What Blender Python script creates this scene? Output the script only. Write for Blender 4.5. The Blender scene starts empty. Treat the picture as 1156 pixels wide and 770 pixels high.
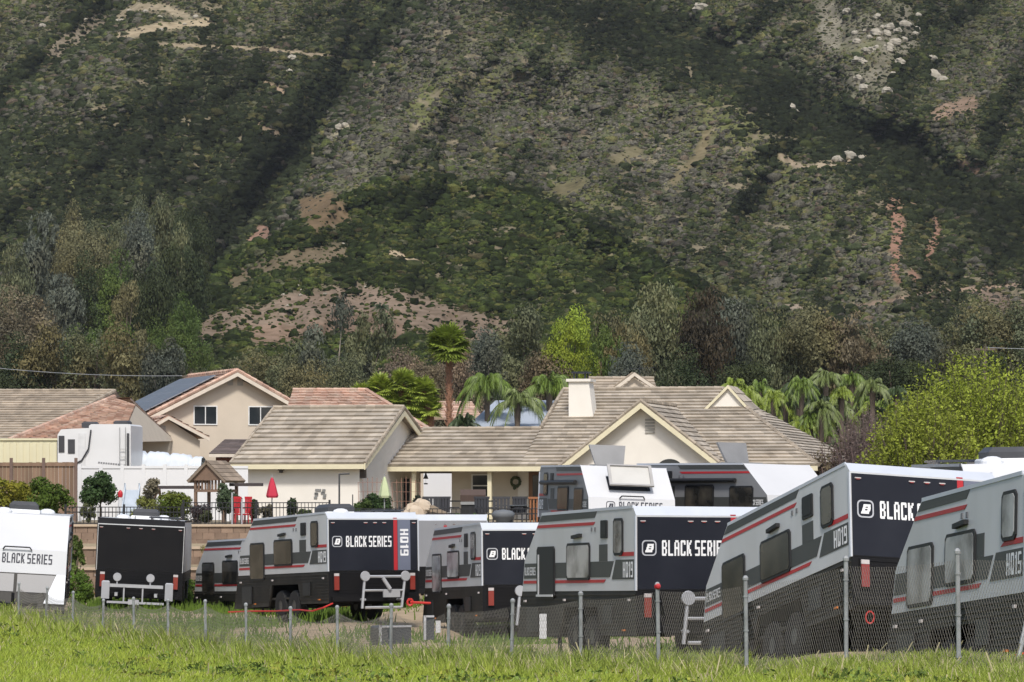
import bpy, math, random
import numpy as np
from mathutils import Vector, Matrix
R = math.radians
random.seed(7)
SC = bpy.context.scene
COL = SC.collection

# ---------------- camera, world, sun, exposure ----------------
FPX, CX, HY = 4000.0, 578.0, 560.0          # focal length and horizon in pixels of the 1156 px wide photograph
cam = bpy.data.cameras.new('camera'); camo = bpy.data.objects.new('camera', cam); COL.objects.link(camo)
camo.location = (0, 0, 0); camo.rotation_euler = (R(90), 0, 0)
cam.sensor_width = 36; cam.lens = 36*FPX/1156; cam.shift_y = (HY-385)/1156
cam.clip_start = 0.5; cam.clip_end = 6000
SC.camera = camo
SUN_EL, SUN_AZ = 52.0, -3.0                   # azimuth: degrees to the left of straight behind the camera
world = bpy.data.worlds.new('World'); SC.world = world; world.use_nodes = True
wn = world.node_tree.nodes; wl = world.node_tree.links
sky = wn.new('ShaderNodeTexSky'); sky.sky_type = 'NISHITA'; sky.sun_disc = False
sky.sun_elevation = R(SUN_EL); sky.sun_rotation = R(180+SUN_AZ)
sky.dust_density = 2.5; sky.air_density = 1.0; sky.ozone_density = 1.0
wl.new(sky.outputs[0], wn['Background'].inputs[0]); wn['Background'].inputs[1].default_value = 0.14
sl = bpy.data.lights.new('sun', 'SUN'); slo = bpy.data.objects.new('sun', sl); COL.objects.link(slo)
sl.energy = 3.3; sl.angle = R(8); sl.color = (1.0, 0.965, 0.91)
sd = Vector((-math.sin(R(SUN_AZ))*math.cos(R(SUN_EL)), -math.cos(R(SUN_AZ))*math.cos(R(SUN_EL)), math.sin(R(SUN_EL))))
slo.rotation_euler = sd.to_track_quat('Z', 'Y').to_euler(); slo.location = (0, -20, 60)
SC.view_settings.view_transform = 'Standard'; SC.view_settings.look = 'None'
SC.view_settings.exposure = 0.12; SC.view_settings.gamma = 1.0
SC.render.resolution_x = 1024; SC.render.resolution_y = 682
SC.render.engine = 'CYCLES'

def at(px, py, Y):                            # world point seen at a photo pixel, Y metres away
    return Vector(((px-CX)/FPX*Y, Y, (HY-py)/FPX*Y))

# ---------------- materials ----------------
_M = {}
def mat(name, col, rough=0.6, col2=None, scale=3.0, bump=0.0, metal=0.0, spec=0.4, stretch=(1,1,1), detail=5, amount=0.5, var=False, attr=None, trans=0.0, coat=0.0, emit=None):
    if name in _M: return _M[name]
    m = bpy.data.materials.new(name); m.use_nodes = True; _M[name] = m
    n = m.node_tree.nodes; l = m.node_tree.links; b = n['Principled BSDF']
    b.inputs['Roughness'].default_value = rough; b.inputs['Metallic'].default_value = metal
    b.inputs['Specular IOR Level'].default_value = spec
    b.inputs['Coat Weight'].default_value = coat
    tc = n.new('ShaderNodeTexCoord'); mp = n.new('ShaderNodeMapping'); mp.inputs['Scale'].default_value = stretch
    l.new(tc.outputs['Object'], mp.inputs['Vector'])
    nz = n.new('ShaderNodeTexNoise'); nz.inputs['Scale'].default_value = scale; nz.inputs['Detail'].default_value = detail
    l.new(mp.outputs[0], nz.inputs['Vector'])
    mx = n.new('ShaderNodeMix'); mx.data_type = 'RGBA'
    c2 = col2 if col2 else tuple(min(1, c*0.72) for c in col)
    mx.inputs['A'].default_value = (*col, 1); mx.inputs['B'].default_value = (*c2, 1)
    rp = n.new('ShaderNodeMapRange'); rp.inputs['From Min'].default_value = 0.38; rp.inputs['From Max'].default_value = 0.68; rp.inputs['To Max'].default_value = amount
    l.new(nz.outputs['Fac'], rp.inputs['Value']); l.new(rp.outputs[0], mx.inputs['Factor'])
    out = mx.outputs['Result']
    if attr:
        at_ = n.new('ShaderNodeAttribute'); at_.attribute_name = attr
        m2 = n.new('ShaderNodeMix'); m2.data_type = 'RGBA'; m2.blend_type = 'MULTIPLY'; m2.inputs['Factor'].default_value = 1
        l.new(out, m2.inputs['A']); l.new(at_.outputs['Color'], m2.inputs['B']); out = m2.outputs['Result']
    if var:
        at_ = n.new('ShaderNodeAttribute'); at_.attribute_name = 'var'
        m2 = n.new('ShaderNodeVectorMath'); m2.operation = 'SCALE'
        l.new(out, m2.inputs[0]); l.new(at_.outputs['Fac'], m2.inputs['Scale']); out = m2.outputs[0]
    l.new(out, b.inputs['Base Color'])
    if bump:
        bp = n.new('ShaderNodeBump'); bp.inputs['Strength'].default_value = bump; bp.inputs['Distance'].default_value = 0.05
        l.new(nz.outputs['Fac'], bp.inputs['Height']); l.new(bp.outputs[0], b.inputs['Normal'])
    if trans:
        tr = n.new('ShaderNodeBsdfTranslucent'); ms = n.new('ShaderNodeMixShader'); ms.inputs[0].default_value = trans
        l.new(out, tr.inputs['Color']); l.new(b.outputs[0], ms.inputs[1]); l.new(tr.outputs[0], ms.inputs[2])
        l.new(ms.outputs[0], n['Material Output'].inputs['Surface'])
    return m

# ---------------- mesh helpers ----------------
def link(o, parent=None):
    COL.objects.link(o)
    if parent: o.parent = parent
    return o
def tag(o, label=None, cat=None, group=None, kind=None):
    if label: o['label'] = label
    if cat: o['category'] = cat
    if group: o['group'] = group
    if kind: o['kind'] = kind
    return o
def thing(name, label, cat, loc=(0,0,0), rot=(0,0,0), group=None):
    o = bpy.data.objects.new(name, None); link(o); o.location = loc; o.rotation_euler = rot; o.empty_display_size = .3
    return tag(o, label, cat, group)
def copy_tree(o, parent=None):
    c = o.copy(); COL.objects.link(c); c.parent = parent
    for ch in list(o.children): copy_tree(ch, c)
    return c
class MB:
    def __init__(s): s.v=[]; s.f=[]; s.m=[]; s.a=[]; s.mats=[]; s.cur=0; s.var=1.0
    def use(s, m):
        if m not in s.mats: s.mats.append(m)
        s.cur = s.mats.index(m); return s
    def face(s, pts, var=None):
        i = len(s.v); s.v += [tuple(p) for p in pts]; s.f.append(tuple(range(i, i+len(pts)))); s.m.append(s.cur); s.a.append(s.var if var is None else var)
    def idx(s, base, f): s.f.append(tuple(base+k for k in f)); s.m.append(s.cur); s.a.append(s.var)
    def hexa(s, p):       # 8 points: bottom 0-3 (ccw), top 4-7
        b = len(s.v); s.v += [tuple(q) for q in p]
        for f in ((0,3,2,1),(4,5,6,7),(0,1,5,4),(1,2,6,5),(2,3,7,6),(3,0,4,7)): s.idx(b, f)
    def box(s, x0,x1,y0,y1,z0,z1):
        s.hexa([(x0,y0,z0),(x1,y0,z0),(x1,y1,z0),(x0,y1,z0),(x0,y0,z1),(x1,y0,z1),(x1,y1,z1),(x0,y1,z1)]); return s
    def rbox(s, x0,x1,y0,y1,z0,z1,r):   # box with chamfered top edges
        s.box(x0,x1,y0,y1,z0,z1-r)
        b=len(s.v); s.v += [(x0,y0,z1-r),(x1,y0,z1-r),(x1,y1,z1-r),(x0,y1,z1-r),(x0+r,y0+r,z1),(x1-r,y0+r,z1),(x1-r,y1-r,z1),(x0+r,y1-r,z1)]
        for f in ((4,5,6,7),(0,1,5,4),(1,2,6,5),(2,3,7,6),(3,0,4,7)): s.idx(b,f)
        return s
    def prism(s, poly, x0, x1, mats=None):   # polygon in (y,z) extruded along x
        n=len(poly); b=len(s.v)
        s.v += [(x0,p[0],p[1]) for p in poly]+[(x1,p[0],p[1]) for p in poly]
        s.idx(b, tuple(range(n))[::-1]); s.idx(b, tuple(range(n,2*n)))
        for k in range(n):
            if mats and mats[k] is not None:
                c=s.cur; s.use(mats[k]); s.idx(b,(k,(k+1)%n,n+(k+1)%n,n+k)); s.cur=c
            else: s.idx(b,(k,(k+1)%n,n+(k+1)%n,n+k))
        return s
    def prism_y(s, poly, y0, y1):            # polygon in (x,z) extruded along y
        n=len(poly); b=len(s.v)
        s.v += [(p[0],y0,p[1]) for p in poly]+[(p[0],y1,p[1]) for p in poly]
        s.idx(b, tuple(range(n))); s.idx(b, tuple(range(n,2*n))[::-1])
        for k in range(n): s.idx(b,(k,n+k,n+(k+1)%n,(k+1)%n))
        return s
    def tube(s, p, q, r, n=8, r2=None, caps=True):
        p=Vector(p); q=Vector(q); d=(q-p)
        if d.length<1e-6: return s
        d.normalize(); u=d.orthogonal().normalized(); w=d.cross(u); b=len(s.v); r2=r if r2 is None else r2
        for c,rr in ((p,r),(q,r2)):
            for k in range(n):
                a=2*math.pi*k/n; s.v.append(tuple(c+u*math.cos(a)*rr+w*math.sin(a)*rr))
        for k in range(n): s.idx(b,(k,(k+1)%n,n+(k+1)%n,n+k))
        if caps: s.idx(b,tuple(range(n))[::-1]); s.idx(b,tuple(range(n,2*n)))
        return s
    def path(s, pts, r, n=6):
        for a,b in zip(pts,pts[1:]): s.tube(a,b,r,n)
        return s
    def lathe(s, prof, c=(0,0,0), n=16):
        b=len(s.v)
        for r,z in prof:
            for k in range(n):
                a=2*math.pi*k/n; s.v.append((c[0]+r*math.cos(a),c[1]+r*math.sin(a),c[2]+z))
        for j in range(len(prof)-1):
            for k in range(n): s.idx(b,(j*n+k,j*n+(k+1)%n,(j+1)*n+(k+1)%n,(j+1)*n+k))
        return s
    def blob(s, c, r, seed=0, n=10, m=7, amp=.25):
        rnd=random.Random(seed); b=len(s.v)
        ph=[(rnd.uniform(0,6),rnd.uniform(1,4),rnd.uniform(1,4)) for _ in range(3)]
        for j in range(m+1):
            t=math.pi*j/m
            for k in range(n):
                a=2*math.pi*k/n; f=1+amp*sum(math.sin(p[0]+p[1]*a+p[2]*t) for p in ph)/3+rnd.uniform(-amp,amp)*.2
                s.v.append((c[0]+r[0]*f*math.sin(t)*math.cos(a),c[1]+r[1]*f*math.sin(t)*math.sin(a),c[2]+r[2]*f*math.cos(t)))
        for j in range(m):
            for k in range(n): s.idx(b,(j*n+k,(j+1)*n+k,(j+1)*n+(k+1)%n,j*n+(k+1)%n))
        return s
    def xf(s, M, start=0):
        for i in range(start,len(s.v)): s.v[i]=tuple(M@Vector(s.v[i]))
        return s
    def build(s, name, parent=None, m=None, smooth=False):
        me=bpy.data.meshes.new(name); me.from_pydata(s.v,[],s.f)
        if m is not None: me.materials.append(m)
        else:
            for q in s.mats: me.materials.append(q)
            me.polygons.foreach_set('material_index', s.m)
        a=me.attributes.new('var','FLOAT','FACE'); a.data.foreach_set('value', s.a)
        if smooth: me.polygons.foreach_set('use_smooth',[True]*len(s.f))
        me.update()
        return link(bpy.data.objects.new(name, me), parent)

def quads_object(name, V, col, m, parent=None, tri=False):
    """V: (n,4,3) or (n,3,3) array of faces, col (n,3) colours -> one mesh object"""
    n,k,_=V.shape
    me=bpy.data.meshes.new(name)
    me.vertices.add(n*k); me.vertices.foreach_set('co', V.reshape(-1).astype(np.float32))
    me.loops.add(n*k); me.loops.foreach_set('vertex_index', np.arange(n*k,dtype=np.int32))
    me.polygons.add(n); me.polygons.foreach_set('loop_start', np.arange(0,n*k,k,dtype=np.int32))
    me.update(calc_edges=True)
    c=np.ones((n,4),np.float32); c[:,:3]=col
    a=me.attributes.new('col','FLOAT_COLOR','FACE'); a.data.foreach_set('color', c.reshape(-1))
    me.materials.append(m)
    o=bpy.data.objects.new(name, me)
    return link(o,parent)
def leaf_quads(C, N, size, rng, asp=1.0, down=0.0):
    """quads centred at C facing N (jittered); asp: length ratio; down: how far the long axis hangs down"""
    n=len(C); N=N/np.maximum(np.linalg.norm(N,axis=1,keepdims=True),1e-6)
    t=rng.normal(size=(n,3)); t[:,2]-=down*3
    t-= (t*N).sum(1,keepdims=True)*N; t/=np.maximum(np.linalg.norm(t,axis=1,keepdims=True),1e-6)
    b=np.cross(N,t); s=np.asarray(size).reshape(-1,1)*np.ones((n,1))
    t=t*s*asp; b=b*s
    k=rng.uniform(.5,1.0,(n,1))
    return np.stack([C-t*1.0-b*.3*k, C-b*k+t*.1, C+t, C+b*k-t*.1],1)

# value noise on arrays
def vnoise(x, y, seed=0):
    x=np.asarray(x,float); y=np.asarray(y,float)
    xi=np.floor(x).astype(np.int64); yi=np.floor(y).astype(np.int64); fx=x-xi; fy=y-yi
    def h(a,b):
        k=(a*374761393+b*668265263+seed*974634777)&0xffffffff
        k=((k^(k>>13))*1274126177)&0xffffffff
        return ((k^(k>>16))&0xffff)/65535.0
    fx=fx*fx*(3-2*fx); fy=fy*fy*(3-2*fy)
    return (h(xi,yi)*(1-fx)+h(xi+1,yi)*fx)*(1-fy)+(h(xi,yi+1)*(1-fx)+h(xi+1,yi+1)*fx)*fy
def fbm(x,y,seed=0,o=4):
    s=0;a=.5;t=0
    for k in range(o): s=s+a*vnoise(x*2**k,y*2**k,seed+k); t+=a; a*=.55
    return s/t

# ---------------- ground ----------------
GP=np.array([(0,0,-2.0),(-12,0,-2.1),(14,0,-1.9),(-12,30,-2.6),(10,28,-2.05),(0,33,-2.25),(4.8,34,-2.08),(4.8,38,-2.10),(9,38,-2.0),(1.6,46,-2.5),(1.6,42,-2.4),(0,51,-2.75),(0,47,-2.65),(-2.4,58,-3.0),(-3,53,-2.9),(-4.8,64.5,-3.2),(-6,59,-3.1),(-8,73,-3.25),(-9,67,-3.2),(-11,80,-3.2),(-11,73,-3.2),(-15,85,-3.1),
  (6,43,-2.3),(5.6,48,-2.5),(9,50,-2.2),(5.6,53,-2.3),(4,57,-2.9),(3,59.5,-3.15),(2.6,61,-2.9),(.5,67,-3.1),(-.5,82,-3.36),(-2,88,-3.3),(-4,87,-3.1),(-7,93,-3.3),(-10.5,95,-3.25),(-13,88,-3.1),(10,62,-2.6),(12,80,-3.0),(16,100,-2.2),(4,97,-1.95),(8,101,-1.95),(5,85,-3.2),
  (-18,100,-3.25),(-5,104,-3.3),(5,104,-2.4),(-12,108,-3.25),(0,108,-3.3),(14,108,-3.2),(20,60,-2.6),(-20,60,-2.9)])
def gz(x,y):
    x=np.asarray(x,float); y=np.asarray(y,float)
    w=0;z=0
    for a,b,c in GP:
        k=1/(((x-a)**2+((y-b)*.7)**2)+1.2)**1.7; w=w+k; z=z+k*c
    z=z/w
    pad=np.interp(y,[0,109.9,110.2,113.3,113.6,116.8,117.1,230,380,460,6000],[0,-3.28,-2.35,-2.3,-1.75,-1.7,-1.05,-1.0,9.0,13,13])
    t=np.clip((y-105)/4.5,0,1)
    return z*(1-t)+pad*t
def gzf(x,y): return float(gz(x,y))
# fence line: posts n = 0..17 go away to the left
def fence_xy(n): return (4.80-.963*n, 38*(1+.0697*n))
xs=np.unique(np.concatenate([np.linspace(-700,-60,16),np.linspace(-60,-24,14),np.linspace(-24,24,97),np.linspace(24,60,14),np.linspace(60,700,16)]))
ys=np.unique(np.concatenate([np.linspace(-30,26,12),np.linspace(26,109.8,130),[109.9,110.2,113.3,113.6,116.8,117.1],np.linspace(118,240,30),np.linspace(240,460,30),np.linspace(460,3000,16)]))
def build_ground():
    X,Y=np.meshgrid(xs,ys); Z=gz(X,Y)
    Z=Z+np.where(Y<109,(vnoise(X*1.3,Y*1.3,5)-.5)*.10,0)
    nx,ny=len(xs),len(ys)
    V=np.stack([X,Y,Z],-1).reshape(-1,3)
    i=(np.arange(ny-1)[:,None]*nx+np.arange(nx-1)[None,:]).reshape(-1)
    F=np.stack([i,i+1,i+1+nx,i+nx],1)
    me=bpy.data.meshes.new('ground'); me.from_pydata(V.tolist(),[],F.tolist())
    # base colours: earth lot, green verge, bank, yard
    x=V[:,0]; y=V[:,1]
    n=(4.80-x)/.963; fy=38*(1+.0697*n)                       # fence depth at this x
    d=y-fy
    n1=fbm(x*.35,y*.22,11); n2=fbm(x*1.1,y*.8,12)
    grass=np.clip(1-(d-2.5+ (n1-.5)*10)/3.0,0,1)
    grass=np.maximum(grass, np.clip((n1-.62)*9,0,1)*(y<109))
    grass=np.maximum(grass, ((x>-12.5)&(x<-6)&(y>99)&(y<108.5))*np.clip(n2*2.2,0,1))
    dirt=np.array([.36,.28,.19]); gr=np.array([.085,.12,.03]); yard=np.array([.24,.20,.14]); wild=np.array([.085,.08,.04])
    c=dirt*(1-grass[:,None])+gr*grass[:,None]
    c=np.where((y>109)[:,None],yard,c); t=np.clip((y-175)/40,0,1)[:,None]; c=c*(1-t)+wild*t
    c*= (0.75+.5*n2)[:,None]
    a=me.color_attributes.new('col','FLOAT_COLOR','POINT'); cc=np.ones((len(V),4)); cc[:,:3]=c; a.data.foreach_set('color',cc.reshape(-1))
    me.polygons.foreach_set('use_smooth',[True]*len(me.polygons))
    me.materials.append(mat('ground',(1,1,1),.95,(.6,.6,.58),1.6,.6,attr='col',spec=.1))
    o=link(bpy.data.objects.new('ground',me)); o['kind']='structure'; return o
build_ground()

# ---------------- mountain ----------------
def seg_dist(px,py,pts,taper=None):
    d=np.full(px.shape,1e9); tt=np.zeros(px.shape)
    L=0; tot=sum(math.dist(a,b) for a,b in zip(pts,pts[1:]))
    for a,b in zip(pts,pts[1:]):
        ax,ay=a; bx,by=b; dx,dy=bx-ax,by-ay; l2=dx*dx+dy*dy
        t=np.clip(((px-ax)*dx+(py-ay)*dy)/l2,0,1); q=np.hypot(px-ax-t*dx,py-ay-t*dy)
        m=q<d; d=np.where(m,q,d); tt=np.where(m,(L+t*math.sqrt(l2))/tot,tt); L+=math.sqrt(l2)
    return d,tt
RIDGES=[ # points, amplitude in metres towards (-) or away from (+) the camera, half-width px
 ([(-250,260),(0,170),(110,95),(215,85),(300,110)],-13,85),
 ([(130,110),(150,220),(170,330)],-6,55),
 ([(470,10),(415,75),(372,125),(332,190),(272,270),(225,345)],15,30),
 ([(560,-40),(500,80),(440,170),(350,270)],-8,50),
 ([(480,40),(620,62),(760,98),(840,132),(905,170),(960,186),(1005,235),(1020,330)],-11,48),
 ([(740,40),(860,78),(940,140),(1040,190),(1110,235),(1160,270)],14,34),
 ([(640,150),(620,230),(600,330)],4,25),([(700,150),(670,260),(650,340)],-5,24),([(745,160),(730,260),(720,340)],5,22),
 ([(800,170),(780,260),(760,340)],-5,24),([(880,190),(850,270),(830,340)],6,24),([(950,200),(930,290),(900,350)],-5,26),
 ([(540,90),(520,150),(500,190)],4,20),([(590,90),(570,150),(560,200)],-4,20),
 ([(1180,60),(1095,140),(1110,260)],-8,45),([(1040,-60),(985,60),(1000,130)],-9,45),([(900,-60),(905,40),(920,120)],6,30),
 ([(135,10),(70,75),(0,140),(-200,200)],11,26),([(1060,250),(1080,340),(1090,390)],5,22),
 ([(700,-60),(680,20),(720,80)],5,35),([(300,-60),(330,20),(420,40)],-4,35),([(820,0),(860,40),(900,60)],-4,25)]
HILL=[(-400,520),(140,420),(175,375),(215,335),(262,292),(320,262),(375,225),(425,205),(480,196),(560,205),(640,236),(700,270),(760,303),(830,345),(930,380),(1600,420)]
def hill_crest(px): return np.interp(px,[p[0] for p in HILL],[p[1] for p in HILL])
def depth(px,py):
    px=np.asarray(px,float); py=np.asarray(py,float)
    D=np.interp(py,[-260,-160,0,200,340,400,440,500],[1120,990,850,700,585,520,455,380])
    for pts,a,w in RIDGES:
        d,t=seg_dist(px,py,pts); D=D+a*(1.9 if abs(a)>7 else .9)*np.exp(-(d/w)**2)
    c=hill_crest(px)+(fbm(px/30,px*0+3,9)-.5)*10
    s=np.clip((py-c+2)/7,0,1); s=s*s*(3-2*s)
    fade=np.clip((430-py)/80,0,1)
    D=D-s*fade*(38+12*np.exp(-((py-c)/25)**2))
    D=D+(fbm(px/75,py/60,21)-.5)*26+(fbm((px+py*.45)/26,py/60,22)-.5)*14+(fbm(px/9,py/8,23,2)-.5)*1.6
    return D
def mpoint(px,py):
    D=depth(px,py); return np.stack([(px-CX)/FPX*D,D,(HY-py)/FPX*D],-1)
# bare patches: polyline/blobs in mountain coordinates -> soil colour
BARE=[ # points, half-width, softness, colour
 ([(150,398),(200,382),(260,362),(330,352)],9,12,(.195,.148,.108)),
 ([(330,352),(400,340),(450,348),(520,368),(560,378)],15,14,(.20,.15,.11)),
 ([(300,372),(380,360),(440,368)],14,14,(.20,.14,.10)),
 ([(262,318),(300,300),(345,290),(385,285)],5,12,(.16,.125,.08)),
 ([(135,42),(165,32),(200,28),(235,24)],3.5,2.5,(.36,.29,.19)),([(135,20),(150,8),(190,10),(210,18)],3,4,(.3,.25,.17)),
 ([(178,50),(225,52),(300,56),(360,62),(430,72)],1.6,1.5,(.28,.225,.15)),([(110,20),(90,40),(60,60)],6,8,(.17,.14,.10)),
 ([(925,188),(950,182),(975,176),(988,180)],3.2,2,(.40,.32,.22)),([(880,176),(900,188),(925,188)],2.2,2,(.3,.24,.17)),
 ([(1008,233),(1014,262),(1010,285),(1012,312)],5.5,4,(.25,.145,.10)),([(1052,250),(1057,268),(1046,292)],4.5,3.5,(.25,.145,.10)),([(1000,232),(1035,232)],2.5,2,(.3,.20,.13)),
 ([(1030,308),(1036,316)],3,2,(.22,.13,.09)),
 ([(940,352),(985,343),(1040,332),(1100,326),(1156,322)],1.8,2,(.25,.18,.13)),([(885,348),(905,346)],3,2,(.36,.29,.22)),
 ([(1060,130),(1080,122),(1095,118)],6,5,(.22,.155,.11)),([(1080,185),(1100,190)],5,4,(.2,.13,.09)),([(1085,222),(1110,232)],4,4,(.22,.14,.10)),
 ([(345,235),(370,228),(385,240),(360,250)],8,7,(.17,.12,.07)),([(440,285),(455,290),(475,298)],2.5,2,(.38,.3,.2)),
 ([(365,160),(385,148),(392,143)],2.2,2,(.36,.32,.22)),([(300,95),(318,102)],2,3,(.26,.19,.13)),([(295,140),(310,150)],3,4,(.2,.15,.1)),
 ([(960,45),(985,30),(1005,50),(990,85),(965,95)],2,20,(.17,.155,.115)),([(935,10),(940,45)],8,8,(.22,.2,.15)),([(1020,15),(1030,45),(1015,60)],1,16,(.17,.155,.115)),
 ([(760,205),(790,175),(800,150)],3,5,(.17,.14,.08)),([(630,215),(655,205)],5,6,(.15,.13,.07)),([(1100,330),(1156,350)],5,8,(.16,.12,.09)),
 ([(285,270),(300,262)],5,5,(.24,.15,.11)),([(690,180),(720,172)],4,6,(.15,.13,.075))]
GRASSY=[ ([(60,220),(90,205)],14,12),([(0,150),(30,160)],14,14),([(225,300),(250,275),(270,265)],12,10),([(635,220),(680,240)],18,14),([(960,52),(1000,60)],13,8),([(810,130),(845,150),(870,190)],16,16),
  ([(950,240),(990,260)],16,14),([(660,290),(720,290),(760,310)],14,16),([(480,120),(540,100)],16,18),([(330,200),(350,180)],14,14)]
def surface_masks(px,py):
    bare=np.zeros(px.shape); col=np.zeros(px.shape+(3,)); jx=px+(fbm(px/14,py/14,31)-.5)*16; jy=py+(fbm(px/14,py/14,32)-.5)*12
    for pts,w,s,c in BARE:
        k=.45 if w<4 else 1.0
        d,_=seg_dist(px+(jx-px)*k,py+(jy-py)*k,pts); m=np.clip(1-(d-w)/s,0,1)
        up=m>bare; col[up]=c; bare=np.maximum(bare,m)
    f=fbm(px/13,py/7,77,2)+.16*(fbm(px/110,py/80,78,2)-.5)*2-.06*(px<340)*(py>60); m=np.clip((f-.70)*12,0,1)*.85*(py<345)
    up=m>bare; col[up]=(.20,.165,.11); bare=np.maximum(bare,m)
    g=np.zeros(px.shape)
    for pts,w,s in GRASSY:
        d,_=seg_dist(jx,jy,pts); g=np.maximum(g,np.clip(1-(d-w)/s,0,1))
    return bare,col,g
def build_mountain():
    gx=np.arange(-330,1490,3.2); gy=np.concatenate([np.arange(-250,-10,7),np.arange(-10,470,2.6),[490,520]])
    PX,PY=np.meshgrid(gx,gy); P=mpoint(PX,PY).reshape(-1,3); nx,ny=len(gx),len(gy)
    i=(np.arange(ny-1)[:,None]*nx+np.arange(nx-1)[None,:]).reshape(-1)
    F=np.stack([i,i+nx,i+1+nx,i+1],1)
    me=bpy.data.meshes.new('mountain')
    me.vertices.add(len(P)); me.vertices.foreach_set('co',P.reshape(-1).astype(np.float32))
    me.loops.add(len(F)*4); me.loops.foreach_set('vertex_index',F.reshape(-1).astype(np.int32))
    me.polygons.add(len(F)); me.polygons.foreach_set('loop_start',np.arange(0,len(F)*4,4,dtype=np.int32)); me.update(calc_edges=True)
    me.polygons.foreach_set('use_smooth',[True]*len(F))
    bare,bc,g=surface_masks(PX.reshape(-1),PY.reshape(-1))
    n=fbm(P[:,0]/9,P[:,2]/5,41)[:,None]
    base=np.array([.085,.076,.048])*(.5+n)+np.array([.0,.010,.0])
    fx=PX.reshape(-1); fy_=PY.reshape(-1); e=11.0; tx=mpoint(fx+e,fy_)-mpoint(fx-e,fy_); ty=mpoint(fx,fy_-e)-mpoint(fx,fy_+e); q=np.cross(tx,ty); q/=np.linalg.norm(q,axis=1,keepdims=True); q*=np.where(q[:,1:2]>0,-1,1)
    base=base*(1+np.clip(-q[:,:1],-.45,.35))  # soil toned by slope facing, so relief shading sits in the colour
    base=base*(1-g[:,None])+np.array([.12,.125,.05])*(.6+.8*n)*g[:,None]
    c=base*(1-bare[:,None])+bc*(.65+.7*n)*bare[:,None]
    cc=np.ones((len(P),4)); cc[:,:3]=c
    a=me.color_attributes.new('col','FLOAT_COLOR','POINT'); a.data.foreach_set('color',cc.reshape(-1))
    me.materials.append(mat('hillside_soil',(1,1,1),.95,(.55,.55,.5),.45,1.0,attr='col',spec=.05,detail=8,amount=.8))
    o=link(bpy.data.objects.new('mountain',me)); o['kind']='structure'
build_mountain()

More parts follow.
